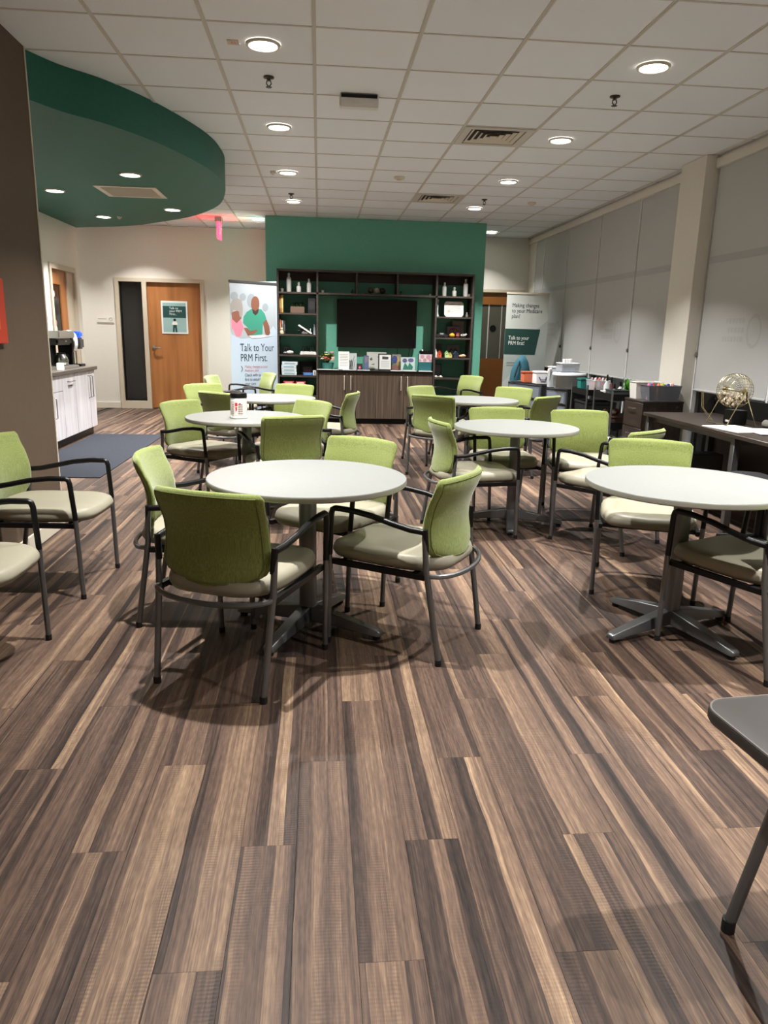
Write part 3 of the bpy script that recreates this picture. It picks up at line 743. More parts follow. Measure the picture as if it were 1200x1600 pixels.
# ------------------------------------------------------------------ kitchen counter
FX = -2.95
cab_l = ['white wood-grain kitchen cabinet with a drawer beside the taupe wall end', 'white wood-grain kitchen cabinet with one horizontal handle and label', 'white wood-grain kitchen cabinet with two tall handles at the counter end']
for q, (a, b) in enumerate(((7.6, 8.90), (8.905, 9.35), (9.355, 10.16))):
    t = empty('kitchen_cabinet', (FX, (a+b)/2, 0)); h = (b-a)/2
    tag(t, cab_l[q], 'cabinet', 'kitchen base cabinets')
    MB().box(-0.54, -0.02, -h, h, 0.10, 0.835).build('body', M_LILAC, t)
    MB().box(-0.54, -0.06, -h, h, 0.0, 0.10).build('toe_kick', M_BLACK, t)
    def pull(y, z0, z1, o): MB().tube([(0.0, y, z1), (0.03, y, z1-0.01), (0.03, y, z0+0.01), (0.0, y, z0)], 0.006, 8).build('handle', M_STEEL, o)
    if q == 0:
        MB().box(-0.02, 0, -h+0.003, h-0.003, 0.655, 0.83).build('drawer', M_LILAC, t, bevel=0.002, seg=1)
        o = MB().box(-0.02, 0, -h+0.003, h-0.003, 0.105, 0.648).build('door', M_LILAC, t, bevel=0.002, seg=1)
        pull(h-0.33, 0.36, 0.60, o)
    elif q == 1:
        o = MB().box(-0.02, 0, -h+0.003, h-0.003, 0.105, 0.83).build('door', M_LILAC, t, bevel=0.002, seg=1)
        MB().tube([(0.0, -0.06, 0.745), (0.03, -0.05, 0.745), (0.03, 0.15, 0.745), (0.0, 0.16, 0.745)], 0.006, 8).build('handle', M_STEEL, o)
        MB().box(0.0, 0.001, -0.05, 0.09, 0.665, 0.705).build('label', cm(150, 148, 150), o)
    else:
        for y0, y1, hy in ((-h, 0.152, 0.10), (0.152, h, 0.205)):
            o = MB().box(-0.02, 0, y0+0.003, y1-0.003, 0.105, 0.83).build('door', M_LILAC, t, bevel=0.002, seg=1)
            pull(hy, 0.49, 0.77, o)
t = MB().box(XK+0.002, FX+0.03, 7.6, 10.20, 0.836, 0.880).build('countertop', M_STONE, None, bevel=0.004, seg=1)
tag(t, 'grey speckled stone countertop on the white kitchen cabinets', 'countertop')
# drip coffee brewer
t = empty('coffee_brewer', (-3.20, 9.42, 0.8805)); tag(t, 'steel and black coffee brewer on the kitchen counter', 'coffee maker')
MB().box(-0.20, 0.20, -0.26, 0.30, 0.0, 0.035).build('base', M_STEEL, t, bevel=0.006)
MB().box(-0.20, -0.06, -0.24, 0.28, 0.035, 0.30).build('tower', M_BLACK, t, bevel=0.006)
MB().box(-0.20, 0.17, -0.26, 0.30, 0.36, 0.445).build('head', M_STEEL, t, bevel=0.01)
MB().box(-0.19, 0.14, -0.24, 0.28, 0.28, 0.36).build('brew_basket', M_BLACK, t, bevel=0.02)
text(t, 'Bunn', 0.032, 0.142, 0.02, 0.315, cm(190, 190, 186), 'lettering', 'LEFT', face='+x')
t = empty('coffee_carafe', (-3.14, 9.50, 0.916)); tag(t, 'shiny steel coffee carafe standing in the brewer', 'carafe')
MB().lathe([(0.06, 0), (0.078, 0.01), (0.082, 0.06), (0.07, 0.10), (0.05, 0.125), (0.048, 0.135)], 28).build('body', M_STEEL, t, angle=70)
MB().lathe([(0.05, 0.134), (0.05, 0.148), (0.02, 0.152)], 24).build('lid', M_BLACK, t)
MB().tube([(0.03, 0.05, 0.13), (0.05, 0.10, 0.12), (0.05, 0.105, 0.06), (0.045, 0.075, 0.03)], 0.009, 8).build('handle', M_BLACK, t)
# white towel arm beside it
t = empty('paper_towel_roll', (-3.15, 9.86, 0.8805)); tag(t, 'curved white towel hanging beside the coffee brewer', 'towel')
prof = [(0.0, 0.445), (0.05, 0.452), (0.10, 0.44), (0.135, 0.40), (0.15, 0.34), (0.15, 0.27), (0.135, 0.20)]
MB().rings([[(x-0.06, -0.05, z), (x-0.06, 0.06, z), (x-0.075, 0.06, z-0.015), (x-0.075, -0.05, z-0.015)] for x, z in prof]).build('towel', M_PAPER, t, angle=60)
MB().box(-0.12, 0.04, -0.04, 0.05, 0.0, 0.42).build('holder', M_BLACK, t, bevel=0.01)
t = empty('pod_coffee_machine', (-3.17, 10.06, 0.8805)); tag(t, 'black pod coffee machine with glowing blue top', 'coffee maker')
MB().box(-0.16, 0.12, -0.09, 0.09, 0, 0.03).build('drip_tray', M_BLACK, t, bevel=0.006)
MB().box(-0.16, -0.02, -0.09, 0.09, 0.03, 0.42).build('tank', M_BLACK, t, bevel=0.012)
MB().box(-0.05, 0.12, -0.09, 0.09, 0.22, 0.36).build('brew_head', mat('dark_panel', (50, 50, 54), 0.4), t, bevel=0.02)
MB().box(-0.05, 0.11, -0.08, 0.08, 0.361, 0.44).build('display', mat('blue_display', (20, 60, 200), 0.4, emit=(20, 70, 220), estr=0.7), t, bevel=0.018)
for q in range(2): MB().tube([(0.02, -0.05+0.10*q, 0.03), (0.02, -0.05+0.10*q, 0.22)], 0.008, 8).build('post', M_STEEL, t)
tag(MB().box(0, 0.07, -0.03, 0.03, 0, 0.085).build('sugar_box', M_WHITE, None, (-3.02, 8.98, 0.8805), bevel=0.004), 'small white carton on the counter beside the taupe wall end', 'carton')
# switch plate and small wall sign
t = empty('light_switch', (XK, 10.16, 1.42)); tag(t, 'white switch plate on the pale kitchen wall', 'switch')
MB().box(0, 0.008, -0.06, 0.06, 0, 0.13).build('plate', M_WHITE, t, bevel=0.003)
MB().box(0.008, 0.012, -0.03, -0.008, 0.035, 0.09).box(0.008, 0.012, 0.008, 0.03, 0.035, 0.09).build('rocker', cm(205, 205, 200), t)
t = empty('wall_sign', (-3.64, YF, 1.44)); tag(t, 'small white room sign on the wall beside the sidelight', 'sign')
MB().box(-0.14, 0.14, -0.01, 0, 0, 0.11).build('plate', cm(222, 218, 206), t, bevel=0.003)
MB().box(-0.135, 0.135, -0.012, -0.010, 0.012, 0.020).build('line', cm(120, 122, 120), t)
MB().box(-0.12, 0.02, -0.0108, -0.010, 0.070, 0.082).build('print_line', cm(150, 152, 150), t)
ring = [(0.09+0.026*math.cos(2*math.pi*i/18), -0.0115, 0.07+0.026*math.sin(2*math.pi*i/18)) for i in range(19)]
MB().tube(ring, 0.003, 5).build('ring_logo', cm(140, 144, 140), t)

# poster on the office door
t = empty('door_poster', (-2.48, YF+0.029, 1.29)); tag(t, 'framed teal poster with a standing figure on the wooden door', 'poster')
MB().box(-0.225, 0.225, -0.010, 0, 0, 0.55).build('frame', M_WHITE, t, bevel=0.003)
MB().box(-0.195, 0.195, -0.0115, -0.010, 0.03, 0.52).build('print', cm(150, 182, 180), t)
MB().box(-0.195, 0.195, -0.0125, -0.0115, 0.27, 0.465).build('teal_panel', M_TEALP, t)
text(t, 'Talk to\nyour PRM\nFirst...', 0.052, -0.085, -0.013, 0.415, cm(225, 232, 228))
fg = MB(); fg.prism(disc_poly(0.0, 0.235, 0.024, 0.024), -0.0135, -0.0118, 'xz').build('figure_head', cm(30, 26, 26), t)
MB().prism([(-0.05, 0.165), (-0.03, 0.21), (0.03, 0.21), (0.05, 0.165), (0.028, 0.15), (-0.028, 0.15)], -0.0135, -0.0118, 'xz').build('figure_shirt', cm(232, 228, 220), t)
MB().prism([(-0.03, 0.152), (0.03, 0.152), (0.038, 0.03), (0.012, 0.03), (0.0, 0.12), (-0.014, 0.03), (-0.038, 0.03)], -0.0135, -0.0118, 'xz').build('figure_trousers', cm(24, 60, 60), t)

# ------------------------------------------------------------------ roll-up banners
ang = math.atan2(11.16-10.70, -0.605+1.225)
t = empty('photo_banner', (-1.225, 10.70, 0), ang); tag(t, 'tall roll-up banner with photo of two people beside the bookcase', 'banner')
BW, BH = 0.772, 2.05
k_ = BW/650.0
def bx(px): return (px-165)*k_
def bz(py, px=165): return BH-0.02-((py-60)-(px-165)*0.10)*0.00101
MB().box(0, BW, 0, 0.004, 0.10, BH-0.015).build('panel', cm(172, 188, 204), t)
MB().box(-0.01, BW+0.01, -0.06, 0.08, 0, 0.10).build('base', M_GREY, t, bevel=0.015)
MB().box(-0.005, BW+0.005, -0.008, 0.012, BH-0.03, BH).build('top_rail', mat('rail_dark', (60, 60, 60), 0.4), t)
MB().tube([(BW/2, 0.03, 0.08), (BW/2, 0.02, BH-0.01)], 0.008, 8).build('pole', M_STEEL, t)
def bpoly(name, pts, col, d=-0.0012):
    MB().prism([(bx(a), bz(b, a)) for a, b in pts], d, 0.0, 'xz').build(name, cm(*col), t)
def circ(cx, cy, rx, ry, n=18): return [(cx+rx*math.cos(2*math.pi*i/n), cy+ry*math.sin(2*math.pi*i/n)) for i in range(n)]
bpoly('photo_backdrop', [(166, 78), (812, 78), (800, 760), (760, 690), (640, 830), (300, 830), (180, 760), (166, 700)], (156, 164, 170), -0.0008)
for c_ in (circ(225, 255, 52, 55), circ(340, 275, 44, 50), circ(455, 330, 60, 95), circ(648, 430, 42, 55)): bpoly('ring_print', c_, (134, 142, 148), -0.0011)
bpoly('woman_top', [(178, 560), (235, 545), (310, 580), (345, 690), (300, 800), (240, 800), (200, 700), (180, 690)], (226, 120, 140), -0.0014)
bpoly('woman_face', [(182, 470), (260, 450), (320, 480), (315, 560), (250, 620), (190, 560)], (128, 82, 66), -0.0017)
bpoly('woman_hair', [(172, 360), (205, 300), (270, 285), (325, 320), (338, 420), (330, 520), (295, 545), (280, 450), (210, 440), (176, 500)], (142, 136, 132), -0.0020)
bpoly('man_shirt', [(385, 480), (450, 440), (590, 450), (640, 520), (660, 590), (610, 650), (600, 800), (440, 800), (400, 690), (335, 620), (345, 540)], (52, 134, 112), -0.0023)
bpoly('man_arm', [(612, 640), (660, 595), (700, 690), (712, 790), (680, 830), (645, 800)], (120, 78, 60), -0.0026)
bpoly('man_arm', [(345, 690), (390, 690), (430, 740), (520, 725), (535, 745), (470, 790), (400, 800)], (124, 80, 62), -0.0026)
bpoly('man_head', circ(508, 375, 58, 105), (118, 74, 56), -0.0026)
bpoly('man_beard', [(462, 440), (508, 470), (556, 440), (545, 500), (508, 530), (475, 500)], (58, 40, 36), -0.0029)
bpoly('paper_print', [(410, 800), (600, 805), (745, 830), (600, 845), (450, 840)], (200, 206, 210), -0.0029)
text(t, 'Talk to Your\nPRM First.', 0.150, bx(290), -0.001, bz(1005, 290)+0.005, M_INK, sx=0.72)
text(t, 'Making changes to your\nMedicare plan?', 0.056, bx(345), -0.001, bz(1240, 345), cm(176, 120, 128), sx=0.72)
text(t, 'Check with us\nfirst to ensure\nyour care', 0.064, bx(345), -0.001, bz(1360, 345), M_INK, sx=0.72)
arc = [(bx(296+18*math.sin(math.pi*i/8)), -0.002, bz(1205+80*i/8, 296)) for i in range(9)]
MB().tube(arc, 0.004, 5).build('bracket_print', M_INK, t)

t = empty('text_banner', (2.745, 11.0, 0), R(2)); tag(t, 'pale roll-up banner about changing plans beside the glazed brown door', 'banner')
BW2 = 0.64
MB().box(0, BW2, 0, 0.004, 0.09, 2.0).build('panel', cm(190, 196, 190), t)
MB().box(-0.01, BW2+0.01, -0.06, 0.08, 0, 0.09).build('base', M_GREY, t, bevel=0.015)
MB().box(-0.005, BW2+0.005, -0.008, 0.012, 1.985, 2.01).build('top_rail', M_TRIM, t)
MB().tube([(BW2/2, 0.03, 0.08), (BW2/2, 0.02, 1.99)], 0.008, 8).build('pole', M_STEEL, t)
MB().prism([(0.0, 1.10), (BW2, 1.62), (BW2, 0.12), (0.0, 0.12)], -0.0006, 0, 'xz').build('shade_print', cm(170, 180, 176), t)
MB().prism([(0.0, 0.70), (0.34, 1.06), (0.14, 0.12), (0.0, 0.12)], -0.0010, 0, 'xz').build('shade_print', cm(186, 194, 188), t)
MB().prism([(0.0, 1.49), (0.535, 1.49), (0.475, 1.115), (0.0, 1.12)], -0.0014, 0, 'xz').build('green_panel', cm(20, 60, 54), t)
text(t, 'Making changes\nto your Medicare\nplan?', 0.082, 0.085, -0.001, 1.80, M_INK, sx=0.80)
text(t, 'Talk to your\nPRM first!', 0.078, 0.055, -0.0018, 1.335, cm(232, 236, 230), sx=0.80)
MB().box(0.05, 0.28, -0.0018, -0.0010, 0.99, 1.008).build('print_line', cm(134, 146, 142), t); MB().box(0.05, 0.28, -0.0018, -0.0010, 0.955, 0.971).build('print_line', cm(134, 146, 142), t)

# ------------------------------------------------------------------ bookcase, cabinet, TV
YS0, YS1 = 11.45, 11.815
t = empty('bookcase', (0, 0, 0)); tag(t, 'dark brown wall-wide open bookcase on the green wall', 'bookcase')
LX, RX = (-0.62, -0.01), (1.76, 2.345)
for x in (LX[0], LX[1]-0.025, RX[0], RX[1]-0.025): MB().box(x, x+0.028, YS0, YS1, 0.0, 2.245).build('side_panel', M_SHELFW, t)
MB().box(LX[0], RX[1], YS0-0.01, YS1, 2.245, 2.275).build('top_board', M_SHELFW, t)
SH = [1.925, 1.625, 1.315, 1.013, 0.705, 0.40, 0.09]
for x in (LX, RX):
    for z in SH[1:]: MB().box(x[0]+0.028, x[1]-0.025, YS0+0.01, YS1, z, z+0.024).build('shelf', M_SHELFW, t)
MB().box(LX[0]+0.028, RX[1]-0.025, YS0, YS1, SH[0], SH[0]+0.026).build('shelf', M_SHELFW, t)
for x in (0.567, 1.18): MB().box(x-0.012, x+0.012, YS0+0.01, YS1, SH[0]+0.026, 2.245).build('divider', M_SHELFW, t)
MB().box(LX[0]+0.028, RX[1]-0.025, YS1-0.02, YS1-0.005, 2.13, 2.245).build('top_board_shadow', mat('shadow_brown', (58, 40, 34), 0.5), t)  # dark strip painting the shadow under the top board, not a real part

t = empty('low_cabinet', (0, 0, 0)); tag(t, 'low brown wood-grain cabinet with tall handles under the television', 'cabinet')
MB().box(0.0, 1.755, YS0+0.02, YS1, 0.08, 0.79).build('body', M_DARKW, t)
MB().box(0.0, 1.755, YS0+0.06, YS1, 0.0, 0.08).build('toe_kick', M_BLACK, t)
MB().box(-0.008, 1.757, YS0-0.02, YS1, 0.79, 0.822).build('counter_top', M_BLACK, t, bevel=0.003, seg=1)
for q in range(4):
    a = 0.004+0.4375*q
    o = MB().box(a+0.002, a+0.4355, YS0, YS0+0.02, 0.085, 0.786).build('door', M_DARKW, t, bevel=0.002, seg=1)
    hx = a+0.4375-0.05 if q % 2 == 0 else a+0.05
    MB().tube([(hx, YS0, 0.735), (hx, YS0-0.028, 0.73), (hx, YS0-0.028, 0.53), (hx, YS0, 0.525)], 0.0065, 8).build('handle', mat('pull_nickel', (206, 198, 184), 0.45, 0.2), o)
    if q % 2 == 0: MB().lathe([(0.010, 0), (0.010, -0.006)], 14, (a+0.43, YS0, 0.765), 'y').build('lock', M_STEEL, o)
t = empty('television', (0.897, 11.75, 1.52)); tag(t, 'large black flat television on the green wall', 'television')
MB().box(-0.62, 0.62, -0.03, 0.02, -0.36, 0.36).build('housing', M_BLACK, t, bevel=0.005)
MB().box(-0.605, 0.605, -0.0315, -0.0295, -0.345, 0.347).build('screen', M_TV, t)
MB().box(-0.2, 0.2, 0.02, 0.065, -0.15, 0.15).build('wall_mount', M_BLACK, t)
for x0, x1, l_ in ((1.235, 1.232, 'thin black cable hanging straight below the television'), (1.43, 1.35, 'thin black cable slanting below the television right side')):
    tag(MB().tube([(x0, 11.80, 1.18), (x0*0.7+x1*0.3, 11.805, 1.0), (x1, 11.805, 0.83)], 0.004, 6).build('cable', M_BLACK), l_, 'cable')

# ---- things in the bookcase
def base(x, shelf, y=11.60): return (x, y, SH[shelf]+(0.0265 if shelf == 0 else 0.0245))
def bottle(x, h, r, lab):
    t = empty('white_bottle', base(x, 0)); tag(t, lab, 'bottle', 'white bottles on the bookcase top shelf')
    hh = h-0.05
    MB().lathe([(r*0.95, 0), (r, 0.005), (r, hh*0.86), (r*0.8, hh*0.95), (r*0.42, hh), (r*0.42, hh+0.012)], 20).build('body', M_WHITE, t, angle=50)
    MB().lathe([(r*0.5, hh+0.010), (r*0.5, h-0.008), (r*0.4, h)], 16).build('cap', M_WHITE, t, angle=50)
bottle(-0.447, 0.275, 0.036, 'tallest white bottle on the left tower top shelf')
bottle(-0.300, 0.145, 0.034, 'shortest white bottle on the left tower top shelf')
bottle(-0.146, 0.200, 0.034, 'middle-height white bottle at the right of the left tower top shelf')
bottle(1.912, 0.205, 0.033, 'leftmost white bottle on the right tower top shelf')
bottle(2.068, 0.140, 0.032, 'shortest white bottle on the right tower top shelf')
bottle(2.240, 0.262, 0.036, 'tallest white bottle on the right tower top shelf')
M_LEAF = mat('leaf_green', (40, 74, 34), 0.6)
def leaf_tuft(mb, c, n, h, sp, w=0.012):
    for q in range(n):
        a = random.uniform(0, 2*math.pi); d = random.uniform(0.3, 1)*sp; hh = h*random.uniform(0.6, 1)
        p0 = Vector(c); p1 = p0+Vector((d*0.5*math.cos(a), d*0.5*math.sin(a), hh*0.7)); p2 = p0+Vector((d*math.cos(a), d*math.sin(a), hh))
        s_ = Vector((-math.sin(a), math.cos(a), 0))*w
        mb.add([p0-s_*0.3, p0+s_*0.3, p1+s_, p1-s_, p2], [(0, 1, 2, 3), (3, 2, 4)])
def pot_plant(x, shelf, h, lab, r=0.028, potcol=(150, 146, 140)):
    t = empty('pot_plant', base(x, shelf)); tag(t, lab, 'plant', 'tiny potted plants on the bookcase')
    MB().lathe([(r*0.7, 0), (r, h*0.45), (r*0.9, h*0.45), (r*0.85, h*0.40)], 16).build('pot', cm(*potcol), t)
    mb = MB(); leaf_tuft(mb, (0, 0, h*0.38), 14, h*0.65, r*1.3, 0.007); mb.build('leaves', M_LEAF, t, smooth=False)
pot_plant(-0.548, 0, 0.11, 'small potted plant at the left end of the left tower top shelf')
pot_plant(0.062, 0, 0.085, 'tiny potted plant in the bridge bay next to the left tower')
pot_plant(0.505, 0, 0.075, 'tiny potted plant left of the first bridge divider', 0.024, (90, 84, 80))
pot_plant(1.245, 0, 0.06, 'tiny potted plant right of the second bridge divider', 0.02)
pot_plant(1.690, 0, 0.06, 'tiny potted plant in the bridge bay next to the right tower', 0.02)
t = empty('tray', base(0.87, 0)); tag(t, 'dark tray on the bookcase bridge above the television', 'tray')
MB().box(-0.19, 0.19, -0.06, 0.06, 0, 0.012).build('plate', M_BLACK, t, bevel=0.003)
for x, c_, l_ in ((0.785, (60, 50, 34), 'dark brown ball on the tray above the television'), (0.875, (168, 158, 140), 'pale woven ball in the middle of the tray'), (0.965, (22, 22, 22), 'black ball at the right of the tray')):
    p = base(x, 0); o = empty('decor_ball', (p[0], p[1], p[2]+0.0125)); tag(o, l_, 'ball', 'decorative balls on the tray')
    MB().ball((0, 0, 0.043), 0.043, 18).build('ball', cm(*c_), o)
    MB().tube([(0.0435*math.cos(2*math.pi*i/20), 0.0435*math.sin(2*math.pi*i/20), 0.043) for i in range(21)], 0.002, 4).build('seam', cm(*[int(v*0.8) for v in c_]), o)
def block(name, x, shelf, w, d, h, col, lab, cat, grp=None, y=11.60, dz=0.0, part='cover', rot=0.0, spine=None):
    p = base(x, shelf, y); o = empty(name, (p[0], p[1], p[2]+dz), R(rot)); tag(o, lab, cat, grp)
    MB().box(-w/2, w/2, -d/2, d/2, 0, h).build(part, cm(*col), o, bevel=min(0.003, w*0.1), seg=1)
    if spine:
        MB().box(-w*0.35, w*0.35, -d/2-0.0012, -d/2, h*0.25, h*0.75).build('print', cm(*spine), o)
    return o
block('book', -0.575, 1, 0.022, 0.18, 0.25, (150, 86, 36), 'orange-brown upright book at the left end of second shelf', 'book', spine=(190, 150, 80))
block('book', -0.545, 1, 0.030, 0.19, 0.255, (190, 160, 84), 'tall yellow upright book on the left tower second shelf', 'book', spine=(214, 196, 140))
t = empty('planter', base(-0.32, 1)); tag(t, 'wooden planter box with dark plants on the left tower', 'planter')
MB().box(-0.105, 0.105, -0.05, 0.05, 0, 0.095).build('box', cm(112, 88, 74), t, bevel=0.004)
mb = MB()
for q in range(6): leaf_tuft(mb, (-0.08+0.032*q, 0, 0.085), 9, 0.085, 0.05, 0.010)
mb.build('leaves', M_LEAF, t, smooth=False)
block('binder', -0.105, 1, 0.115, 0.20, 0.235, (14, 15, 16), 'black box file at the right of the left tower second shelf', 'binder', spine=(40, 40, 40))
block('book', -0.575, 2, 0.020, 0.17, 0.215, (170, 78, 40), 'orange upright book on the left tower third shelf', 'book', spine=(200, 130, 90))
block('book', -0.545, 2, 0.022, 0.17, 0.195, (150, 146, 140), 'grey upright book on the left tower third shelf', 'book', spine=(110, 108, 104))
block('book', -0.515, 2, 0.026, 0.17, 0.19, (40, 42, 48), 'dark upright book on the left tower third shelf', 'book', spine=(90, 90, 96))
t = empty('figurine', base(-0.555, 2, 11.50)); tag(t, 'small cream figurine in front of the third shelf books', 'figurine')
MB().lathe([(0.03, 0), (0.034, 0.02), (0.022, 0.05), (0.012, 0.058)], 14).build('body', cm(196, 182, 150), t)
MB().ball((0, 0, 0.072), 0.02, 12).build('head', cm(214, 200, 170), t)
t = empty('model_plane', base(-0.215, 2)); tag(t, 'black and white model aeroplane on the left tower third shelf', 'model')
MB().tube([(-0.10, 0, 0.05), (-0.02, 0, 0.07), (0.10, 0, 0.03)], [0.012, 0.02, 0.008], 10).build('fuselage', cm(44, 46, 46), t)
MB().prism([(-0.10, 0.13), (-0.08, 0.145), (0.12, 0.02), (0.10, 0.005)], -0.05, -0.02, 'xz').build('wing', M_WHITE, t)
MB().box(-0.04, 0.06, -0.04, 0.0, 0.0, 0.045).build('stand', cm(120, 116, 110), t, bevel=0.01)
MB().box(0.085, 0.095, -0.01, 0.03, 0.02, 0.09).build('tail', M_WHITE, t)
t = empty('drinking_glass', base(-0.065, 2)); tag(t, 'narrow clear glass at the right end of the third shelf', 'glass')
MB().lathe([(0.016, 0), (0.018, 0.005), (0.018, 0.15)], 14, caps=False).build('body', M_CLEAR, t)
MB().lathe([(0.02, 0), (0.02, 0.006)], 14).build('foot', M_WHITE, t)
def framed(x, shelf, w, h, lab, fcol=(20, 20, 20), pcol=(150, 150, 146), fw_=0.015, y=11.70, z=None, lean=8, cat='picture', marks=None):
    p = base(x, shelf, y) if z is None else (x, y, z)
    o = empty('picture_frame', p); o.rotation_euler = (R(-lean), 0, 0); tag(o, lab, cat)
    MB().box(-w/2, w/2, -0.010, 0.006, 0, h).build('frame', cm(*fcol), o, bevel=0.002, seg=1)
    MB().box(-w/2+fw_, w/2-fw_, -0.0112, -0.010, fw_, h-fw_).build('print', cm(*pcol), o)
    if marks:
        for (poly, c_) in marks:
            MB().prism([(a*w, b*h) for a, b in poly], -0.0122, -0.0112, 'xz').build('print_mark', cm(*c_), o)
    return o
framed(-0.495, 3, 0.105, 0.115, 'small grey framed picture on the left tower fourth shelf', (70, 74, 70), (110, 118, 112), 0.012, marks=[([(-.25, .45), (-.05, .45), (-.05, .75), (-.25, .75)], (40, 44, 44)), ([(.08, .45), (.28, .45), (.28, .75), (.08, .75)], (40, 44, 44))])
t = empty('white_stone', base(-0.435, 3, 11.53)); tag(t, 'white shell-like stone on the left tower fourth shelf', 'stone')
MB().ball((0, 0, 0.031), 0.055, 14, 0.56).build('stone', cm(206, 206, 200), t)
MB().ball((-0.07, 0.01, 0.020), 0.034, 12, 0.6).build('stone_chip', cm(120, 122, 118), t)
block('book', -0.155, 3, 0.255, 0.17, 0.024, (216, 216, 210), 'white book lying flat on the left tower fourth shelf, lower', 'book', y=11.56, spine=(180, 180, 176))
block('book', -0.160, 3, 0.235, 0.165, 0.02, (226, 226, 220), 'white book lying on top of the flat fourth shelf book', 'book', y=11.56, dz=0.0245, spine=(190, 190, 184))
for q, x in enumerate((-0.235, -0.185, -0.12, -0.075)):
    p = base(x, 3, 11.60); o = empty('dark_figurine', (p[0], p[1], p[2]+0.0450)); tag(o, 'dark figurine standing on the white books, %s from the left' % ['first', 'second', 'third', 'fourth'][q], 'figurine', 'dark figurines on white books')
    MB().lathe([(0.020, 0), (0.022, 0.01), (0.014, 0.05), (0.010, 0.06)], 12).build('body', cm(22, 34, 30), o)
    MB().ball((0, 0, 0.072), 0.014, 10).build('head', cm(26, 38, 34), o)
for q in range(4):
    block('white_box', -0.447+(0.008 if q == 3 else -0.004*q), 4, 0.225 if q < 3 else 0.235, 0.16, 0.050, (206, 218, 222), 'pale blue box in the left tower stack, %s from the bottom' % ['first', 'second', 'third', 'topmost, fourth'][q], 'box', 'stacked pale boxes', y=11.57, dz=0.0505*q, part='carton', spine=(150, 176, 186))
framed(-0.165, 4, 0.26, 0.20, 'large black picture frame on the left tower fifth shelf', (16, 16, 17), (34, 34, 36), 0.02, y=11.72)
framed(-0.175, 4, 0.17, 0.14, 'smaller black framed photo before the large frame', (24, 24, 25), (70, 68, 66), 0.02, y=11.63, marks=[([(-.3, .25), (.3, .25), (.3, .55), (-.3, .55)], (130, 70, 60))])
block('blue_box', -0.160, 4, 0.15, 0.06, 0.042, (52, 104, 168), 'flat blue box in front of the black frames', 'box', y=11.50, part='carton', spine=(90, 140, 196))
t = empty('mug', base(-0.060, 4, 11.49)); tag(t, 'white mug at the right edge of the fifth shelf', 'mug')
MB().lathe([(0.024, 0), (0.028, 0.004), (0.028, 0.078), (0.025, 0.078), (0.025, 0.01)], 18).build('cup', M_WHITE, t)
MB().tube([(0.0, -0.027, 0.062), (0.0, -0.045, 0.055), (0.0, -0.045, 0.025), (0.0, -0.027, 0.018)], 0.005, 6).build('handle', cm(30, 30, 30), t)
block('storage_box', -0.36, 5, 0.42, 0.26, 0.17, (30, 30, 32), 'dark storage box on the lowest visible left tower shelf', 'box', part='carton', spine=(50, 50, 52))
block('red_book', -0.455, 5, 0.16, 0.14, 0.045, (170, 50, 56), 'red book lying on the dark storage box, left', 'book', y=11.54, dz=0.1705, spine=(220, 160, 160))
block('red_book', -0.275, 5, 0.15, 0.14, 0.040, (176, 60, 64), 'red and white book lying on the storage box, right', 'book', y=11.54, dz=0.1705, spine=(226, 220, 214))
# right tower
block('small_cube', 2.292, 0, 0.04, 0.04, 0.045, (120, 112, 102), 'small grey cube at the right end of the top shelf', 'box', part='cube', spine=(140, 132, 122))
p = base(2.06, 1, 11.53); o = empty('certificate_plaque', p); o.rotation_euler = (R(-8), 0, 0); tag(o, 'white certificate with cut corners on the right tower', 'certificate')
w, h, c_ = 0.148, 0.228, 0.03
MB().prism([(-w, c_), (-w+c_, 0), (w-c_, 0), (w, c_), (w, h-c_), (w-c_, h), (-w+c_, h), (-w, h-c_)], -0.012, 0.0, 'xz').build('plaque', cm(222, 220, 210), o)
lm = MB()
for q, ww in enumerate((0.08, 0.10, 0.11, 0.09, 0.10)): lm.box(-ww, ww, -0.0130, -0.0120, 0.178-0.028*q, 0.184-0.028*q)
lm.build('print_lines', cm(140, 138, 132), o)
MB().lathe([(0.018, -0.012), (0.018, -0.0135)], 16, (-0.08, 0, 0.085), 'y').build('seal', cm(200, 170, 110), o)
t = empty('white_figurine', base(1.812, 1, 11.55)); tag(t, 'tall thin white figurine at the left of the certificate', 'figurine')
MB().lathe([(0.022, 0), (0.022, 0.01), (0.010, 0.05), (0.008, 0.17), (0.012, 0.215), (0.006, 0.225)], 14).build('body', cm(190, 200, 200), t)
MB().ball((0, 0, 0.243), 0.018, 12).build('head', cm(220, 220, 214), t)
t = empty('trinket', base(2.268, 1, 11.56)); tag(t, 'small grey trinket right of the certificate', 'ornament')
MB().lathe([(0.02, 0), (0.024, 0.02), (0.014, 0.05)], 12).build('body', cm(110, 112, 104), t)
MB().ball((0, 0, 0.06), 0.014, 10).build('top', cm(140, 138, 128), t)
framed(2.175, 2, 0.20, 0.265, 'grey framed sheet at the back of the right tower third shelf', (120, 116, 108), (150, 148, 138), 0.012, y=11.74)
framed(2.095, 2, 0.20, 0.175, 'purple and red heart picture on the right tower', (110, 96, 110), (120, 108, 128), 0.012, y=11.68, marks=[([(a*0.32, 0.5+b*0.36) for a, b in circ(0, 0, 1, 1)], (120, 40, 56)), ([(-0.15+a*0.13, 0.5+b*0.2) for a, b in circ(0, 0, 1, 1)], (150, 132, 140)), ([(0.15+a*0.13, 0.5+b*0.2) for a, b in circ(0, 0, 1, 1)], (150, 132, 140))])
t = empty('toy_pumpkin', base(2.045, 2, 11.52)); tag(t, 'small yellow pumpkin on the right tower third shelf', 'ornament')
mb = MB(); rgs = []
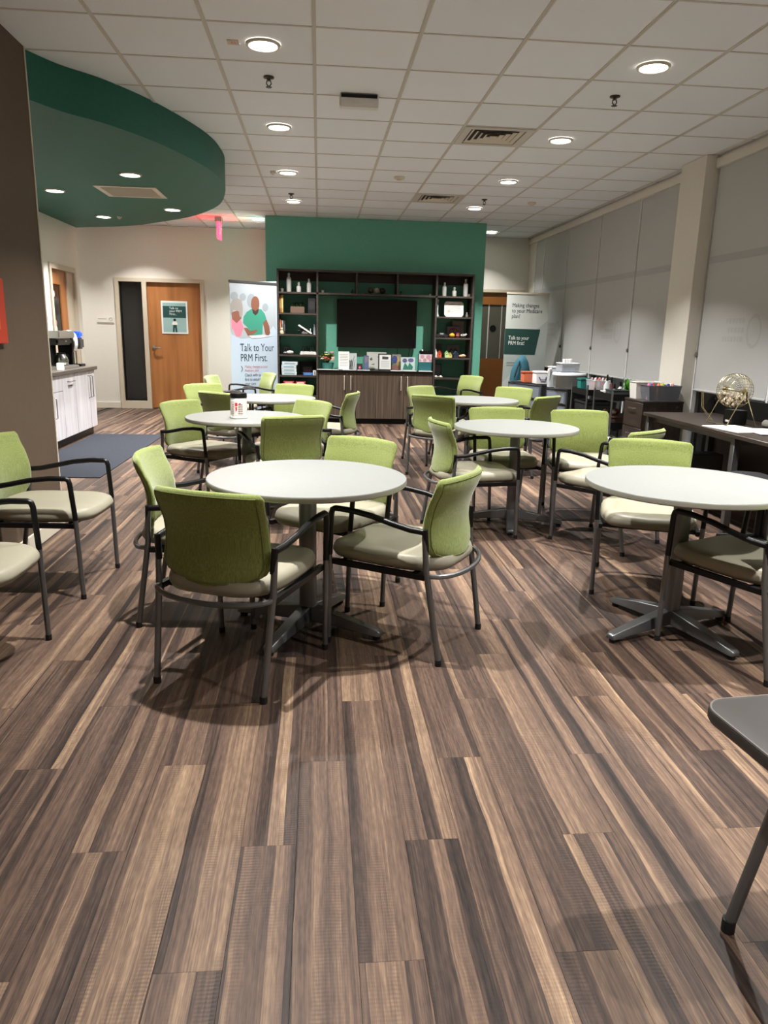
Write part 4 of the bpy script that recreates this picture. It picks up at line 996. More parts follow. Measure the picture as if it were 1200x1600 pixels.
for q in range(9):
    ph = math.pi*q/8; rgs.append([((0.041*max(0.02, math.sin(ph)))*(1+0.08*math.cos(8*th_))*math.cos(th_), (0.041*max(0.02, math.sin(ph)))*(1+0.08*math.cos(8*th_))*math.sin(th_), 0.034-0.034*math.cos(ph)) for th_ in [2*math.pi*i/32 for i in range(32)]])
mb.rings(rgs).build('body', cm(222, 160, 40), t, angle=80)
MB().tube([(0, 0, 0.066), (0.004, 0, 0.08)], 0.006, 8).build('stem', cm(90, 80, 40), t)
t = empty('red_can', base(2.137, 2, 11.54)); tag(t, 'dark red can between the pumpkin and the cow', 'can')
MB().lathe([(0.026, 0), (0.028, 0.004), (0.028, 0.068), (0.025, 0.074)], 18).build('body', cm(110, 24, 28), t, angle=50)
MB().lathe([(0.0285, 0.03), (0.0285, 0.05)], 18, caps=False).build('band', cm(170, 120, 110), t)
t = empty('toy_cow', base(2.222, 2, 11.53)); tag(t, 'white and black toy cow on the right tower third shelf', 'figurine')
MB().box(-0.04, 0.035, -0.016, 0.016, 0.024, 0.058).build('body', cm(222, 218, 210), t, bevel=0.010)
MB().box(0.028, 0.055, -0.012, 0.012, 0.040, 0.068).build('head', cm(214, 210, 202), t, bevel=0.006)
for sx in (-0.03, 0.024):
    for sy in (-0.010, 0.010): MB().box(sx-0.006, sx+0.006, sy-0.005, sy+0.005, 0, 0.028).build('leg', cm(30, 28, 28), t)
MB().ball((-0.012, -0.011, 0.046), 0.010, 10).ball((0.014, -0.011, 0.042), 0.008, 10).build('spot', cm(24, 22, 22), t)
t = empty('model_car', base(1.895, 2, 11.56)); tag(t, 'dark model car on the right tower third shelf', 'model')
MB().prism([(-0.09, 0.012), (0.09, 0.012), (0.09, 0.04), (0.05, 0.045), (0.025, 0.072), (-0.04, 0.072), (-0.06, 0.045), (-0.09, 0.04)], -0.03, 0.03, 'xz').build('body', cm(26, 28, 30), t, bevel=0.003, seg=1)
MB().box(-0.035, 0.02, -0.0312, -0.030, 0.047, 0.064).build('window', cm(150, 152, 150), t)
for sx in (-0.055, 0.055): MB().lathe([(0.018, -0.034), (0.018, 0.034)], 14, (sx, 0, 0.018), 'y').build('wheel', M_RUBBER, t)
framed(1.855, 3, 0.15, 0.205, 'grey canvas at the left of the right tower fourth shelf', (96, 94, 92), (104, 102, 100), 0.006, y=11.74)
framed(2.115, 3, 0.20, 0.19, 'pale canvas with dark arches on the right tower fourth shelf', (140, 138, 138), (138, 136, 138), 0.006, y=11.74, marks=[([(-0.36, 0.3), (-0.3, 0.62), (-0.12, 0.75), (0, 0.55), (0.12, 0.75), (0.3, 0.62), (0.36, 0.3), (0.27, 0.3), (0.12, 0.62), (0, 0.42), (-0.12, 0.62), (-0.27, 0.3)], (70, 66, 70))])
o = empty('white_card', base(1.80, 3, 11.52)); tag(o, 'white triangular card at the left of the fourth shelf', 'card')
MB().prism([(-0.022, 0), (0.055, 0), (-0.022, 0.185)], -0.003, 0.0, 'xz').build('card', M_PAPER, o)
MB().prism([(-0.022, 0), (0.03, 0), (-0.022, 0.05)], 0.0, 0.04, 'xz').build('stand', M_PAPER, o)
def birdhouse(x, w, h, c1, c2, lab, y=11.53):
    o = empty('birdhouse', base(x, 3, y)); tag(o, lab, 'birdhouse', 'small painted birdhouses')
    MB().prism([(-w/2, 0), (w/2, 0), (w/2, h*0.55), (0, h*0.92), (-w/2, h*0.55)], -0.028, 0.028, 'xz').build('house', cm(*c1), o)
    MB().prism([(-w*0.62, h*0.48), (0, h*0.92), (w*0.62, h*0.48), (w*0.62, h*0.56), (0, h), (-w*0.62, h*0.56)], -0.034, 0.034, 'xz').build('roof', cm(*c2), o)
    MB().lathe([(w*0.16, -0.028), (w*0.16, -0.0295)], 14, (0, 0, h*0.45), 'y').build('hole', cm(30, 24, 22), o)
birdhouse(1.862, 0.06, 0.105, (206, 82, 48), (190, 66, 44), 'small orange birdhouse on the right tower')
birdhouse(1.975, 0.058, 0.105, (196, 216, 150), (150, 196, 120), 'small pale green birdhouse on the right tower')
birdhouse(2.035, 0.050, 0.085, (206, 200, 110), (130, 120, 60), 'small yellow birdhouse beside the pale green one', 11.56)
birdhouse(2.120, 0.075, 0.100, (24, 40, 58), (40, 72, 96), 'small dark blue birdhouse on the right tower')
t = empty('seashell', base(2.222, 3, 11.52)); tag(t, 'peach seashell at the right of the birdhouses', 'shell')
MB().lathe([(0.004, -0.06), (0.018, -0.03), (0.028, 0.0), (0.026, 0.03), (0.010, 0.055)], 16, (0, 0, 0.028), 'x').build('shell', cm(222, 170, 130), t, angle=70)
MB().ball((0.015, -0.015, 0.034), 0.026, 12, 0.9).build('lip', cm(230, 190, 156), t)
framed(1.865, 4, 0.135, 0.205, 'grey dark-edged frame on the right tower fifth shelf', (30, 32, 34), (104, 108, 110), 0.012, y=11.70)
for x, l_ in ((1.818, 'small white ornament left on the right tower fifth shelf'), (1.892, 'small white dish on the right tower fifth shelf')):
    o = empty('white_ornament', base(x, 4, 11.51)); tag(o, l_, 'ornament')
    MB().lathe([(0.02, 0), (0.032, 0.008), (0.034, 0.02), (0.026, 0.022)], 16).build('dish', cm(214, 214, 210), o)
    MB().ball((0, 0, 0.022), 0.016, 10).build('knob', cm(222, 222, 218), o)

# ---- things on the low cabinet
CT = 0.8225
t = empty('flower_arrangement', (0.135, 11.60, CT)); tag(t, 'teal pot of pink and yellow flowers on the low cabinet', 'flowers')
MB().lathe([(0.065, 0), (0.085, 0.01), (0.10, 0.10), (0.094, 0.10), (0.085, 0.03)], 24).build('pot', cm(48, 110, 104), t, angle=50)
mb = MB(); leaf_tuft(mb, (0, 0, 0.08), 60, 0.19, 0.15, 0.016); mb.build('leaves', mat('leaf_light', (80, 112, 44), 0.6), t, smooth=False)
fc = [(214, 96, 100), (230, 140, 130), (238, 196, 170), (222, 206, 90), (200, 206, 80), (240, 226, 200), (190, 80, 70), (236, 176, 166)]
for q in range(26):
    a = random.uniform(0, 2*math.pi); rd = random.uniform(0.02, 0.14); z = 0.14+random.uniform(0, 0.16)*(1-rd/0.3)
    mb = MB(); c_ = (rd*math.cos(a), rd*math.sin(a)*0.8, z); rs_ = random.uniform(0.02, 0.032)
    for k in range(5):
        th_ = 2*math.pi*k/5+q
        mb.ball((c_[0]+rs_*0.6*math.cos(th_), c_[1]+rs_*0.6*math.sin(th_), c_[2]), rs_*0.55, 8, 0.7)
    mb.build('flower', cm(*fc[q % len(fc)]), t)
lines = lambda n, w: [([(-w, 0.85-0.7*i/n), (w, 0.85-0.7*i/n), (w, 0.83-0.7*i/n), (-w, 0.83-0.7*i/n)], (120, 124, 126)) for i in range(n)]
framed(0.385, 0, 0.165, 0.275, 'white printed sheet on a stand beside the flowers', (222, 222, 218), (226, 226, 224), 0.004, y=11.55, z=CT, marks=lines(8, 0.38), cat='sign')
framed(0.520, 0, 0.14, 0.25, 'grey leaf sketch leaning beside the printed sheet', (180, 184, 182), (190, 196, 196), 0.004, y=11.66, z=CT, marks=[([(-.3, .1), (-.22, .1), (.0, .6), (-.05, .65)], (110, 116, 118)), ([(-.05, .2), (.02, .2), (.25, .8), (.2, .85)], (110, 116, 118)), ([(.15, .1), (.22, .12), (.35, .6), (.28, .62)], (120, 126, 128))])
framed(0.628, 0, 0.085, 0.10, 'tiny dark picture with a pink dot on the low cabinet', (20, 20, 22), (34, 30, 34), 0.008, y=11.52, z=CT, marks=[([(a*0.2, 0.4+b*0.2) for a, b in circ(0, 0, 1, 1)], (196, 80, 110))])
framed(0.735, 0, 0.075, 0.22, 'narrow blue pamphlet stand below the television', (70, 84, 116), (84, 98, 130), 0.006, y=11.60, z=CT, cat='pamphlet', marks=[([(-.35, .45), (.35, .6), (.35, .9), (-.35, .9)], (124, 110, 124))])
framed(0.905, 0, 0.31, 0.275, 'pale framed sketch sheet behind the black framed letter', (186, 188, 180), (196, 198, 190), 0.008, y=11.74, z=CT, marks=[([(-.35, .6), (-.25, .7), (-.2, .55), (-.3, .5)], (90, 94, 90)), ([(.05, .75), (.3, .78), (.3, .7), (.05, .68)], (150, 120, 110)), ([(-.3, .3), (-.1, .35), (-.12, .25)], (110, 120, 110))])
framed(1.025, 0, 0.215, 0.255, 'black framed letter in the middle of the low cabinet', (16, 16, 17), (214, 216, 214), 0.018, y=11.56, z=CT, marks=[([(-.22, .66), (.22, .66), (.24, .8), (-.2, .84)], (60, 62, 64))]+[([(-.3, .56-.06*i), (.3, .56-.06*i), (.3, .545-.06*i), (-.3, .545-.06*i)], (150, 152, 152)) for i in range(7)])
framed(1.200, 0, 0.165, 0.245, 'colourful blue and gold painting left of the tulips', (120, 116, 100), (128, 126, 110), 0.003, y=11.66, z=CT, cat='painting', marks=[([(-.1+a*0.26, 0.68+b*0.24) for a, b in circ(0, 0, 1, 1)], (52, 64, 128)), ([(.22+a*0.14, 0.5+b*0.36) for a, b in circ(0, 0, 1, 1)], (176, 146, 84)), ([(-.45, .05), (.45, .05), (.4, .3), (-.1, .36), (-.45, .2)], (146, 100, 96)), ([(-.3+a*0.1, 0.42+b*0.09) for a, b in circ(0, 0, 1, 1)], (70, 120, 90))])
framed(1.385, 0, 0.225, 0.205, 'purple tulip painting leaning on the low cabinet', (176, 190, 188), (176, 192, 190), 0.003, y=11.60, z=CT, cat='painting', marks=[([(-.22+a*0.16, 0.75+b*0.16) for a, b in circ(0, 0, 1, 1)], (84, 76, 120)), ([(.2+a*0.2, 0.78+b*0.15) for a, b in circ(0, 0, 1, 1)], (92, 84, 128)), ([(-.35, .08), (.3, .08), (.36, .3), (.1, .62), (.0, .3), (-.2, .6), (-.3, .35)], (36, 108, 92))])
t = empty('tissue_box', (1.645, 11.57, CT)); tag(t, 'teal box with pink flowers and black lid beside the right tower', 'box')
MB().box(-0.105, 0.105, -0.06, 0.06, 0, 0.26).build('carton', cm(30, 92, 96), t, bevel=0.004)
MB().box(-0.104, 0.104, -0.0612, -0.0602, 0.14, 0.258).build('print', cm(206, 198, 198), t)
for x, z, r_ in ((-0.05, 0.22, 0.03), (0.045, 0.215, 0.036), (-0.01, 0.17, 0.028), (0.075, 0.165, 0.022), (-0.085, 0.165, 0.02)):
    MB().prism([(x+r_*a, z+r_*b) for a, b in circ(0, 0, 1, 1)], -0.0625, -0.0612, 'xz').build('flower_print', cm(188, 140, 156), t)
MB().box(-0.09, 0.09, -0.05, 0.05, 0.26, 0.315).build('lid', M_BLACK, t, bevel=0.012)
MB().ball((-0.05, -0.04, 0.315), 0.014, 10).build('knob', M_WHITE, t)
for x, w, l_ in ((0.135, 0.33, 'under the flower pot'), (0.47, 0.21, 'under the printed sheet and sketch'), (0.685, 0.19, 'under the pamphlet stand'), (1.20, 0.19, 'under the gold painting'), (1.395, 0.22, 'under the tulip painting'), (1.645, 0.21, 'under the teal box')):
    tag(MB().box(x-w/2, x+w/2, 11.432, 11.51, CT, CT+0.006).build('white_card', M_PAPER), 'flat white card on the low cabinet edge '+l_, 'card', 'white cards along the cabinet edge')

# ------------------------------------------------------------------ window-side desk and clutter
t = empty('desk', (0, 0, 0)); tag(t, 'long dark desk with grey metal legs along the window wall', 'desk')
MB().box(2.945, 3.66, 4.45, 6.50, 0.712, 0.742).build('desk_top', M_DESKW, t, bevel=0.003, seg=1)
for x, y in ((2.99, 6.44), (2.99, 5.02), (3.58, 6.44), (3.58, 5.02), (2.99, 4.5), (3.58, 4.5)):
    MB().box(x-0.025, x+0.025, y-0.025, y+0.025, 0.0, 0.712).build('leg', M_GREY, t, bevel=0.003, seg=1)
MB().box(3.0, 3.58, 6.42, 6.46, 0.66, 0.712).box(3.0, 3.58, 5.0, 5.04, 0.66, 0.712).box(3.0, 3.04, 5.04, 6.42, 0.67, 0.712).build('under_rail', M_GREY, t)
MB().box(3.60, 3.62, 4.6, 6.40, 0.25, 0.70).build('modesty_panel', M_DESKW, t)
MB().box(3.625, 3.655, 4.45, 6.50, 0.742, 0.90).build('back_board', M_BLACK, t)
t = empty('pc_tower', (3.30, 6.12, 0)); tag(t, 'grey computer tower under the far end of the desk', 'computer')
MB().box(-0.20, 0.20, -0.09, 0.09, 0.01, 0.43).build('case', mat('case_grey', (70, 72, 76), 0.4), t, bevel=0.006)
MB().box(-0.204, -0.20, -0.08, 0.08, 0.03, 0.42).build('front_panel', mat('case_dark', (34, 35, 38), 0.4), t)
# file pedestal
t = empty('file_cabinet', (3.145, 6.96, 0)); tag(t, 'dark three-drawer file cabinet carrying the marker bins', 'cabinet')
MB().box(0.018, 0.41, 0.0, 0.44, 0.02, 0.78).build('body', M_DESKW, t)
MB().box(0.0, 0.415, -0.004, 0.444, 0.78, 0.80).build('top', M_DESKW, t, bevel=0.002, seg=1)
for z0, z1 in ((0.53, 0.772), (0.28, 0.522), (0.03, 0.272)):
    o = MB().box(0.0, 0.018, 0.004, 0.436, z0, z1).build('drawer', M_DESKW, t, bevel=0.002, seg=1)
    MB().tube([(0.0, 0.15, z1-0.06), (-0.022, 0.16, z1-0.06), (-0.022, 0.28, z1-0.06), (0.0, 0.29, z1-0.06)], 0.006, 8).build('handle', M_STEEL, o)
MB().lathe([(0.012, 0), (0.012, -0.008)], 14, (0.35, 0.0, 0.74), 'y').build('lock', M_STEEL, t)
def bin_(name, x, y, z, hx, hy, h, m, lab, cat='bin', taper=0.88, rz=0, wall=0.004):
    o = empty(name, (x, y, z), R(rz)); tag(o, lab, cat)
    b = MB(); k = taper
    outer = [[(sx*hx*s_, sy*hy*s_, zz) for sx, sy in ((-1, -1), (1, -1), (1, 1), (-1, 1))] for s_, zz in ((k, 0), (1, h))]
    inner = [[(sx*(hx*s_-wall), sy*(hy*s_-wall), zz) for sx, sy in ((-1, -1), (1, -1), (1, 1), (-1, 1))] for s_, zz in ((1, h), (k, wall))]
    b.rings(outer+inner).build('tub', m, o, smooth=False)
    rim = [(sx*hx, sy*hy, h) for sx, sy in ((-1, -1), (1, -1), (1, 1), (-1, 1), (-1, -1))]
    rb = MB()
    for p, q in zip(rim[:-1], rim[1:]): rb.tube([p, q], 0.005, 6)
    rb.build('rim', m, o)
    return o
bin_('marker_bin', 3.36, 7.07, 0.8005, 0.165, 0.10, 0.145, M_SMOKE, 'grey translucent bin of bright markers on the file cabinet')
bin_('white_bin', 3.30, 7.29, 0.8005, 0.135, 0.085, 0.165, mat('white_bin', (222, 220, 216), 0.5), 'white plastic bin behind the grey marker bin')
mk = [((206, 110, 150), 'pink'), ((40, 100, 190), 'blue'), ((214, 60, 56), 'red'), ((232, 120, 90), 'coral'), ((232, 226, 120), 'pale yellow'), ((206, 214, 60), 'lime'), ((50, 40, 130), 'violet'), ((240, 236, 200), 'cream'), ((250, 160, 180), 'light pink')]
for q, (c_, nm) in enumerate(mk):
    o = empty('bingo_marker', (3.225+0.033*q, 7.075+0.03*((q % 3)-1), 0.8055)); tag(o, '%s capped marker standing in the grey bin' % nm, 'marker', 'markers in the grey bin')
    MB().lathe([(0.015, 0), (0.016, 0.004), (0.016, 0.10), (0.011, 0.112), (0.011, 0.118)], 14).build('barrel', cm(*[int(v*0.6+60) for v in c_]), o)
    MB().lathe([(0.0155, 0.112), (0.0160, 0.118), (0.0155, 0.150), (0.009, 0.160)], 14).build('cap', cm(*c_), o)
# carts
def cart(x0, x1, y0, y1, levels, lab, top):
    o = empty('utility_cart', ((x0+x1)/2, (y0+y1)/2, 0)); tag(o, lab, 'cart', 'black craft carts by the windows')
    hx, hy = (x1-x0)/2, (y1-y0)/2
    for sx in (-1, 1):
        for sy in (-1, 1):
            MB().tube([(sx*hx, sy*hy, 0.055), (sx*hx, sy*hy, top)], 0.011, 8).build('post', M_GREY, o)
            MB().lathe([(0.026, -0.009), (0.026, 0.009)], 14, (sx*hx, sy*hy, 0.028), 'y').build('caster', M_RUBBER, o)
    for z in levels:
        b = MB().box(-hx, hx, -hy, hy, z, z+0.006)
        for sx in (-1, 1): b.box(sx*hx-0.003, sx*hx+0.003, -hy, hy, z, z+0.07)
        for sy in (-1, 1): b.box(-hx, hx, sy*hy-0.003, sy*hy+0.003, z, z+0.07)
        b.build('tray', M_BLACK, o)
    return o
cart(3.10, 3.46, 7.62, 8.14, (0.12, 0.44, 0.74), 'black wire craft cart beside the file cabinet', 0.84)
cart(3.06, 3.46, 8.26, 8.78, (0.12, 0.44, 0.74), 'black craft cart left of the one by the file cabinet', 0.86)
def drawers(x, y, w, d, n, h, lab, rz=0):
    o = empty('drawer_tower', (x, y, 0), R(rz)); tag(o, lab, 'drawer unit', 'clear plastic drawer towers')
    b = MB().box(-w/2, -w/2+0.012, -d/2, d/2, 0.0, h*n+0.02).box(w/2-0.012, w/2, -d/2, d/2, 0, h*n+0.02)
    for q in range(n+1): b.box(-w/2, w/2, -d/2, d/2, q*h, q*h+0.012)
    b.build('frame', mat('tower_frame', (46, 48, 52), 0.4), o)
    for q in range(n):
        k = MB().box(-w/2+0.016, w/2-0.016, -d/2-0.012, d/2-0.02, q*h+0.016, q*h+h-0.008).build('drawer', M_SMOKE, o, bevel=0.006)
        MB().box(-w/2+0.04, w/2-0.04, -d/2-0.016, -d/2-0.012, q*h+0.03, q*h+h-0.025).build('front_panel', mat('drawer_front', (120, 128, 142), 0.3), k)
    return o
drawers(3.12, 9.18, 0.36, 0.34, 4, 0.185, 'clear plastic drawer tower behind the craft carts', -60)
drawers(2.98, 10.07, 0.78, 0.36, 4, 0.185, 'clear plastic drawer tower under the orange and white bins', -70)
# bins and boxes on them
def lidbox(name, x, y, z, hx, hy, h, cbody, clid, lab, cat='box', rz=0, m=None):
    o = empty(name, (x, y, z), R(rz)); tag(o, lab, cat)
    MB().box(-hx, hx, -hy, hy, 0, h*0.86).build('tub', m or cm(*cbody), o, bevel=0.008)
    MB().box(-hx-0.006, hx+0.006, -hy-0.006, hy+0.006, h*0.86, h).build('lid', cm(*clid), o, bevel=0.004)
    return o
lidbox('orange_bin', 2.90, 10.15, 0.765, 0.085, 0.09, 0.15, (206, 112, 76), (184, 92, 62), 'orange plastic bin beside the teal bag')
o = lidbox('white_box', 2.985, 9.86, 0.765, 0.085, 0.10, 0.17, (226, 226, 228), (236, 236, 236), 'white box with a blue handle beside the orange bin')
MB().tube([(-0.05, -0.104, 0.10), (-0.03, -0.112, 0.06), (0.03, -0.112, 0.06), (0.05, -0.104, 0.10)], 0.006, 8).build('handle', cm(60, 76, 130), o)
t = empty('teal_bag', (2.86, 10.40, 0.045)); tag(t, 'teal cloth bag draped over the drawer tower beside the banner', 'bag')
prof = [(-0.16, 0.72), (-0.145, 0.86), (-0.09, 1.00), (-0.02, 1.08), (0.05, 1.07), (0.10, 0.98), (0.13, 0.86), (0.14, 0.76)]
rg = []
for q, yy in enumerate((-0.10, -0.06, 0.0, 0.06, 0.10)):
    k = 1-0.10*abs(q-2)
    rg.append([(x*k, yy+0.012*math.sin(7*z+q), 0.75+(z-0.75)*k) for x, z in prof])
MB().rings(rg).build('cloth', cm(22, 74, 88, 0.9), t, angle=80)
MB().tube([(-0.06, -0.1, 1.0), (-0.10, -0.13, 0.9), (-0.13, -0.13, 0.78)], 0.012, 8).build('strap', cm(18, 46, 60), t)
# containers on the nearer tower
t = empty('round_container', (3.12, 9.10, 0.761)); tag(t, 'large clear round food container above the craft drawers', 'container')
MB().lathe([(0.17, 0), (0.19, 0.02), (0.20, 0.16), (0.205, 0.165)], 32).build('tub', M_CLEAR, t, angle=50)
MB().lathe([(0.21, 0.165), (0.212, 0.18), (0.20, 0.195), (0.05, 0.205)], 32).build('lid', cm(196, 202, 206), t, angle=50)
def rbox_prof(): return None
o = lidbox('clear_box', 3.10, 9.12, 0.968, 0.11, 0.12, 0.11, (190, 196, 206), (206, 212, 216), 'clear box of purple beads on the round container', m=M_CLEAR)
MB().box(-0.10, 0.10, -0.11, 0.11, 0.005, 0.06).build('beads', cm(96, 90, 116), o, bevel=0.01)
for q, (x, y, c_) in enumerate(((3.03, 9.06, (226, 226, 226)), (3.08, 9.12, (236, 232, 230)), (3.14, 9.16, (214, 206, 206)))):
    o = empty('small_jar', (x, y, 1.0785)); tag(o, 'small white jar on the clear bead box, %s from the left' % ['first', 'second', 'third'][q], 'jar', 'small jars on the bead box')
    MB().lathe([(0.02, 0), (0.022, 0.004), (0.022, 0.03)], 12).build('body', cm(*c_), o)
    MB().lathe([(0.023, 0.03), (0.023, 0.042), (0.018, 0.045)], 12).build('lid', M_WHITE, o)
t = empty('caddy', (2.985, 9.36, 0.7525)); tag(t, 'tall pale plastic caddy left of the round food container', 'caddy')
MB().box(-0.045, 0.045, -0.06, 0.06, 0.0, 0.25).build('body', cm(176, 182, 184), t, bevel=0.008)
MB().box(-0.05, 0.05, -0.065, 0.065, 0.25, 0.27).build('lid', cm(216, 218, 218), t, bevel=0.005)
MB().tube([(-0.04, -0.07, 0.24), (-0.075, -0.07, 0.23), (-0.08, -0.07, 0.19)], 0.012, 8).build('handle', M_WHITE, t)
# on the far cart
tops = 0.7465
lidbox('teal_box', 3.16, 8.69, tops, 0.05, 0.07, 0.17, (24, 116, 108), (18, 96, 90), 'small teal box on the farther craft cart')
bin_('clear_bin', 3.26, 8.46, tops, 0.10, 0.14, 0.16, M_CLEAR, 'clear bin of craft bottles on the farther cart')
cols = [(206, 120, 100), (222, 214, 210), (216, 130, 116), (226, 226, 226), (210, 96, 88), (196, 190, 190), (230, 226, 222), (170, 150, 150)]
for q in range(8):
    o = empty('craft_bottle', (3.19+0.045*(q % 4), 8.39+0.10*(q//4), tops+0.005)); tag(o, '%s craft paint bottle in the clear bin on the farther cart' % ['red-brown', 'pale', 'salmon', 'white', 'red', 'grey', 'cream', 'mauve'][q], 'bottle', 'craft bottles on the farther cart')
    MB().lathe([(0.018, 0), (0.02, 0.006), (0.02, 0.12), (0.009, 0.145), (0.009, 0.152)], 12).build('body', cm(*cols[q]), o)
    MB().lathe([(0.012, 0.150), (0.012, 0.178), (0.006, 0.186)], 12).build('cap', cm(*cols[(q+3) % 8]), o)
lidbox('storage_bin', 3.26, 8.52, 0.4465, 0.17, 0.22, 0.22, (20, 22, 24), (14, 15, 16), 'black storage bin on the farther cart middle tray')
bin_('white_tub', 3.24, 8.50, 0.1265, 0.16, 0.21, 0.24, cm(206, 208, 208), 'white oval tub on the farther cart bottom tray')
# on the near cart
for q, (x, y, h, c_, nm) in enumerate(((3.17, 7.98, 0.22, (190, 196, 196), 'pale spray'), (3.25, 8.05, 0.19, (86, 40, 44), 'dark red'), (3.32, 7.96, 0.15, (216, 216, 216), 'white'), (3.22, 7.88, 0.13, (70, 74, 78), 'grey'))):
    o = empty('spray_bottle', (x, y, tops)); tag(o, '%s bottle standing on the craft cart by the file cabinet' % nm, 'bottle', 'bottles on the nearer cart')
    MB().lathe([(0.03, 0), (0.033, 0.01), (0.033, h*0.62), (0.012, h*0.8), (0.012, h*0.85)], 16).build('body', cm(*c_), o, angle=60)
    MB().lathe([(0.013, h*0.84), (0.013, h), (0.008, h+0.03)], 12).build('cap', M_BLACK, o)
bin_('basket', 3.21, 7.78, tops, 0.09, 0.10, 0.10, cm(60, 64, 68), 'dark grey basket with leafy sprig on the nearer cart')
t = empty('paper_plant', (3.36, 7.84, tops+0.0065)); tag(t, 'bright green leafy sprig on the nearer craft cart', 'plant')
mb = MB(); leaf_tuft(mb, (0, 0, 0.02), 26, 0.20, 0.08, 0.02); mb.build('leaves', mat('leaf_bright', (78, 150, 40), 0.6), t, smooth=False)
MB().lathe([(0.02, 0), (0.024, 0.05)], 12).build('pot', cm(70, 72, 74), t)
lidbox('green_box', 3.40, 7.70, tops, 0.045, 0.05, 0.07, (60, 160, 60), (50, 140, 54), 'small bright green box on the nearer craft cart')
t = empty('scissors', (3.105, 7.85, tops+0.0705)); tag(t, 'white-handled scissors lying on the nearer craft cart rim', 'scissors')
lp = [(0.0+0.02*math.cos(2*math.pi*i/16), 0.06+0.05*math.sin(2*math.pi*i/16), 0.006) for i in range(17)]
MB().tube(lp, 0.005, 6).build('handle', M_WHITE, t)
MB().box(-0.006, 0.006, -0.12, 0.012, 0.002, 0.007).build('blade', M_STEEL, t)
block_z = 0.4465
lidbox('craft_tray', 3.28, 7.90, block_z, 0.15, 0.20, 0.12, (70, 50, 44), (90, 60, 52), 'brown craft tray on the nearer cart middle level')
for q, (dx, dy, c_, nm) in enumerate(((-0.09, 0.10, (200, 150, 120), 'tan'), (0.02, 0.06, (150, 40, 44), 'red'), (-0.05, -0.03, (206, 200, 190), 'pale'), (0.06, -0.08, (90, 100, 60), 'olive'))):
    o = empty('craft_ball', (3.28+dx, 7.90+dy, block_z+0.1205)); tag(o, '%s wool ball on the brown craft tray' % nm, 'ball', 'wool balls on the craft tray')
    MB().ball((0, 0, 0.03), 0.03, 12).build('ball', cm(*c_), o)
    MB().tube([(0.0305*math.cos(2*math.pi*i/14), 0, 0.03+0.0305*math.sin(2*math.pi*i/14)) for i in range(15)], 0.002, 4).build('yarn', cm(*[int(v*0.8) for v in c_]), o)
lidbox('blue_carton', 3.20, 8.02, 0.1265, 0.07, 0.07, 0.20, (60, 90, 160), (210, 214, 220), 'blue and white carton on the nearer cart bottom tray')
lidbox('pink_carton', 3.32, 7.82, 0.1265, 0.09, 0.12, 0.17, (150, 120, 122), (190, 170, 168), 'dusty pink carton on the nearer cart bottom tray')
t = empty('clear_jug', (3.02, 7.50, 0.0)); tag(t, 'clear plastic tub standing on the floor before the file cabinet', 'tub')
MB().lathe([(0.06, 0), (0.065, 0.01), (0.07, 0.33), (0.072, 0.34)], 20).build('body', M_CLEAR, t, angle=50)
MB().lathe([(0.074, 0.34), (0.074, 0.365), (0.06, 0.37)], 20).build('lid', M_WHITE, t)

# desk top things
DT = 0.7425
t = empty('bingo_cage', (3.27, 5.60, DT)); tag(t, 'brass wire bingo cage on its stand on the dark desk', 'bingo cage')
M_BRASS = mat('brass_wire', (196, 184, 140), 0.25, 0.9)
C = Vector((0, 0, 0.265)); rad = 0.135; mb = MB()
for q in range(16):
    a = math.pi*q/16
    mb.tube([(C.x+rad*math.cos(p)*math.cos(a), C.y+rad*math.sin(p), C.z+rad*math.cos(p)*math.sin(a)) for p in [2*math.pi*i/28 for i in range(29)]], 0.0016, 4)
for yy in (-0.09, -0.045, 0, 0.045, 0.09):
    r_ = math.sqrt(rad*rad-yy*yy)
    mb.tube([(C.x+r_*math.cos(2*math.pi*i/28), C.y+yy, C.z+r_*math.sin(2*math.pi*i/28)) for i in range(29)], 0.0016, 4)
mb.build('wire_cage', M_BRASS, t)
st = MB()
for s in (-1, 1):
    st.tube([(-0.12, s*0.15, 0.005), (0.0, s*0.15, 0.265), (0.12, s*0.15, 0.005)], 0.004, 6)
for x in (-0.12, 0.12): st.tube([(x, -0.15, 0.005), (x, 0.15, 0.005)], 0.004, 6)
st.tube([(0, -0.17, 0.265), (0, 0.17, 0.265)], 0.005, 6).build('stand', M_BRASS, t)
MB().tube([(0, -0.17, 0.265), (0.0, -0.18, 0.20), (-0.02, -0.185, 0.19)], 0.005, 6).ball((-0.03, -0.185, 0.19), 0.014, 10).build('crank', M_BLACK, t)
MB().tube([(-0.12, 0.10, 0.02), (-0.17, 0.16, 0.12), (-0.17, 0.19, 0.24)], 0.003, 5).tube([(-0.12, 0.06, 0.02), (-0.19, 0.10, 0.12), (-0.19, 0.13, 0.24)], 0.003, 5).build('ball_chute', M_BRASS, t)
ball0 = None; cnt = 0
for lev, (zz, nr) in enumerate(((-0.108, 3), (-0.085, 8), (-0.058, 10), (-0.03, 11))):
    R_ = math.sqrt(max(0.0, (rad-0.016)**2-zz*zz))-0.004
    for q in range(nr):
        a = 2*math.pi*q/nr+lev*0.4; rq = R_*(1.0 if (q % 2 or lev < 1) else 0.62)
        p = (3.27+rq*math.cos(a), 5.60+rq*math.sin(a), DT+0.265+zz)
        if ball0 is None:
            ball0 = MB().ball((0, 0, 0), 0.0135, 10).build('bingo_ball', cm(204, 184, 164), None, p); o = ball0
        else:
            o = ball0.copy(); COL.objects.link(o); o.location = p
        tag(o, 'small beige ball inside the wire bingo cage', 'ball', 'balls inside the bingo cage')
t = empty('ball_tray', (3.30, 5.60, DT)); tag(t, 'black base box under the wire bingo cage', 'box')
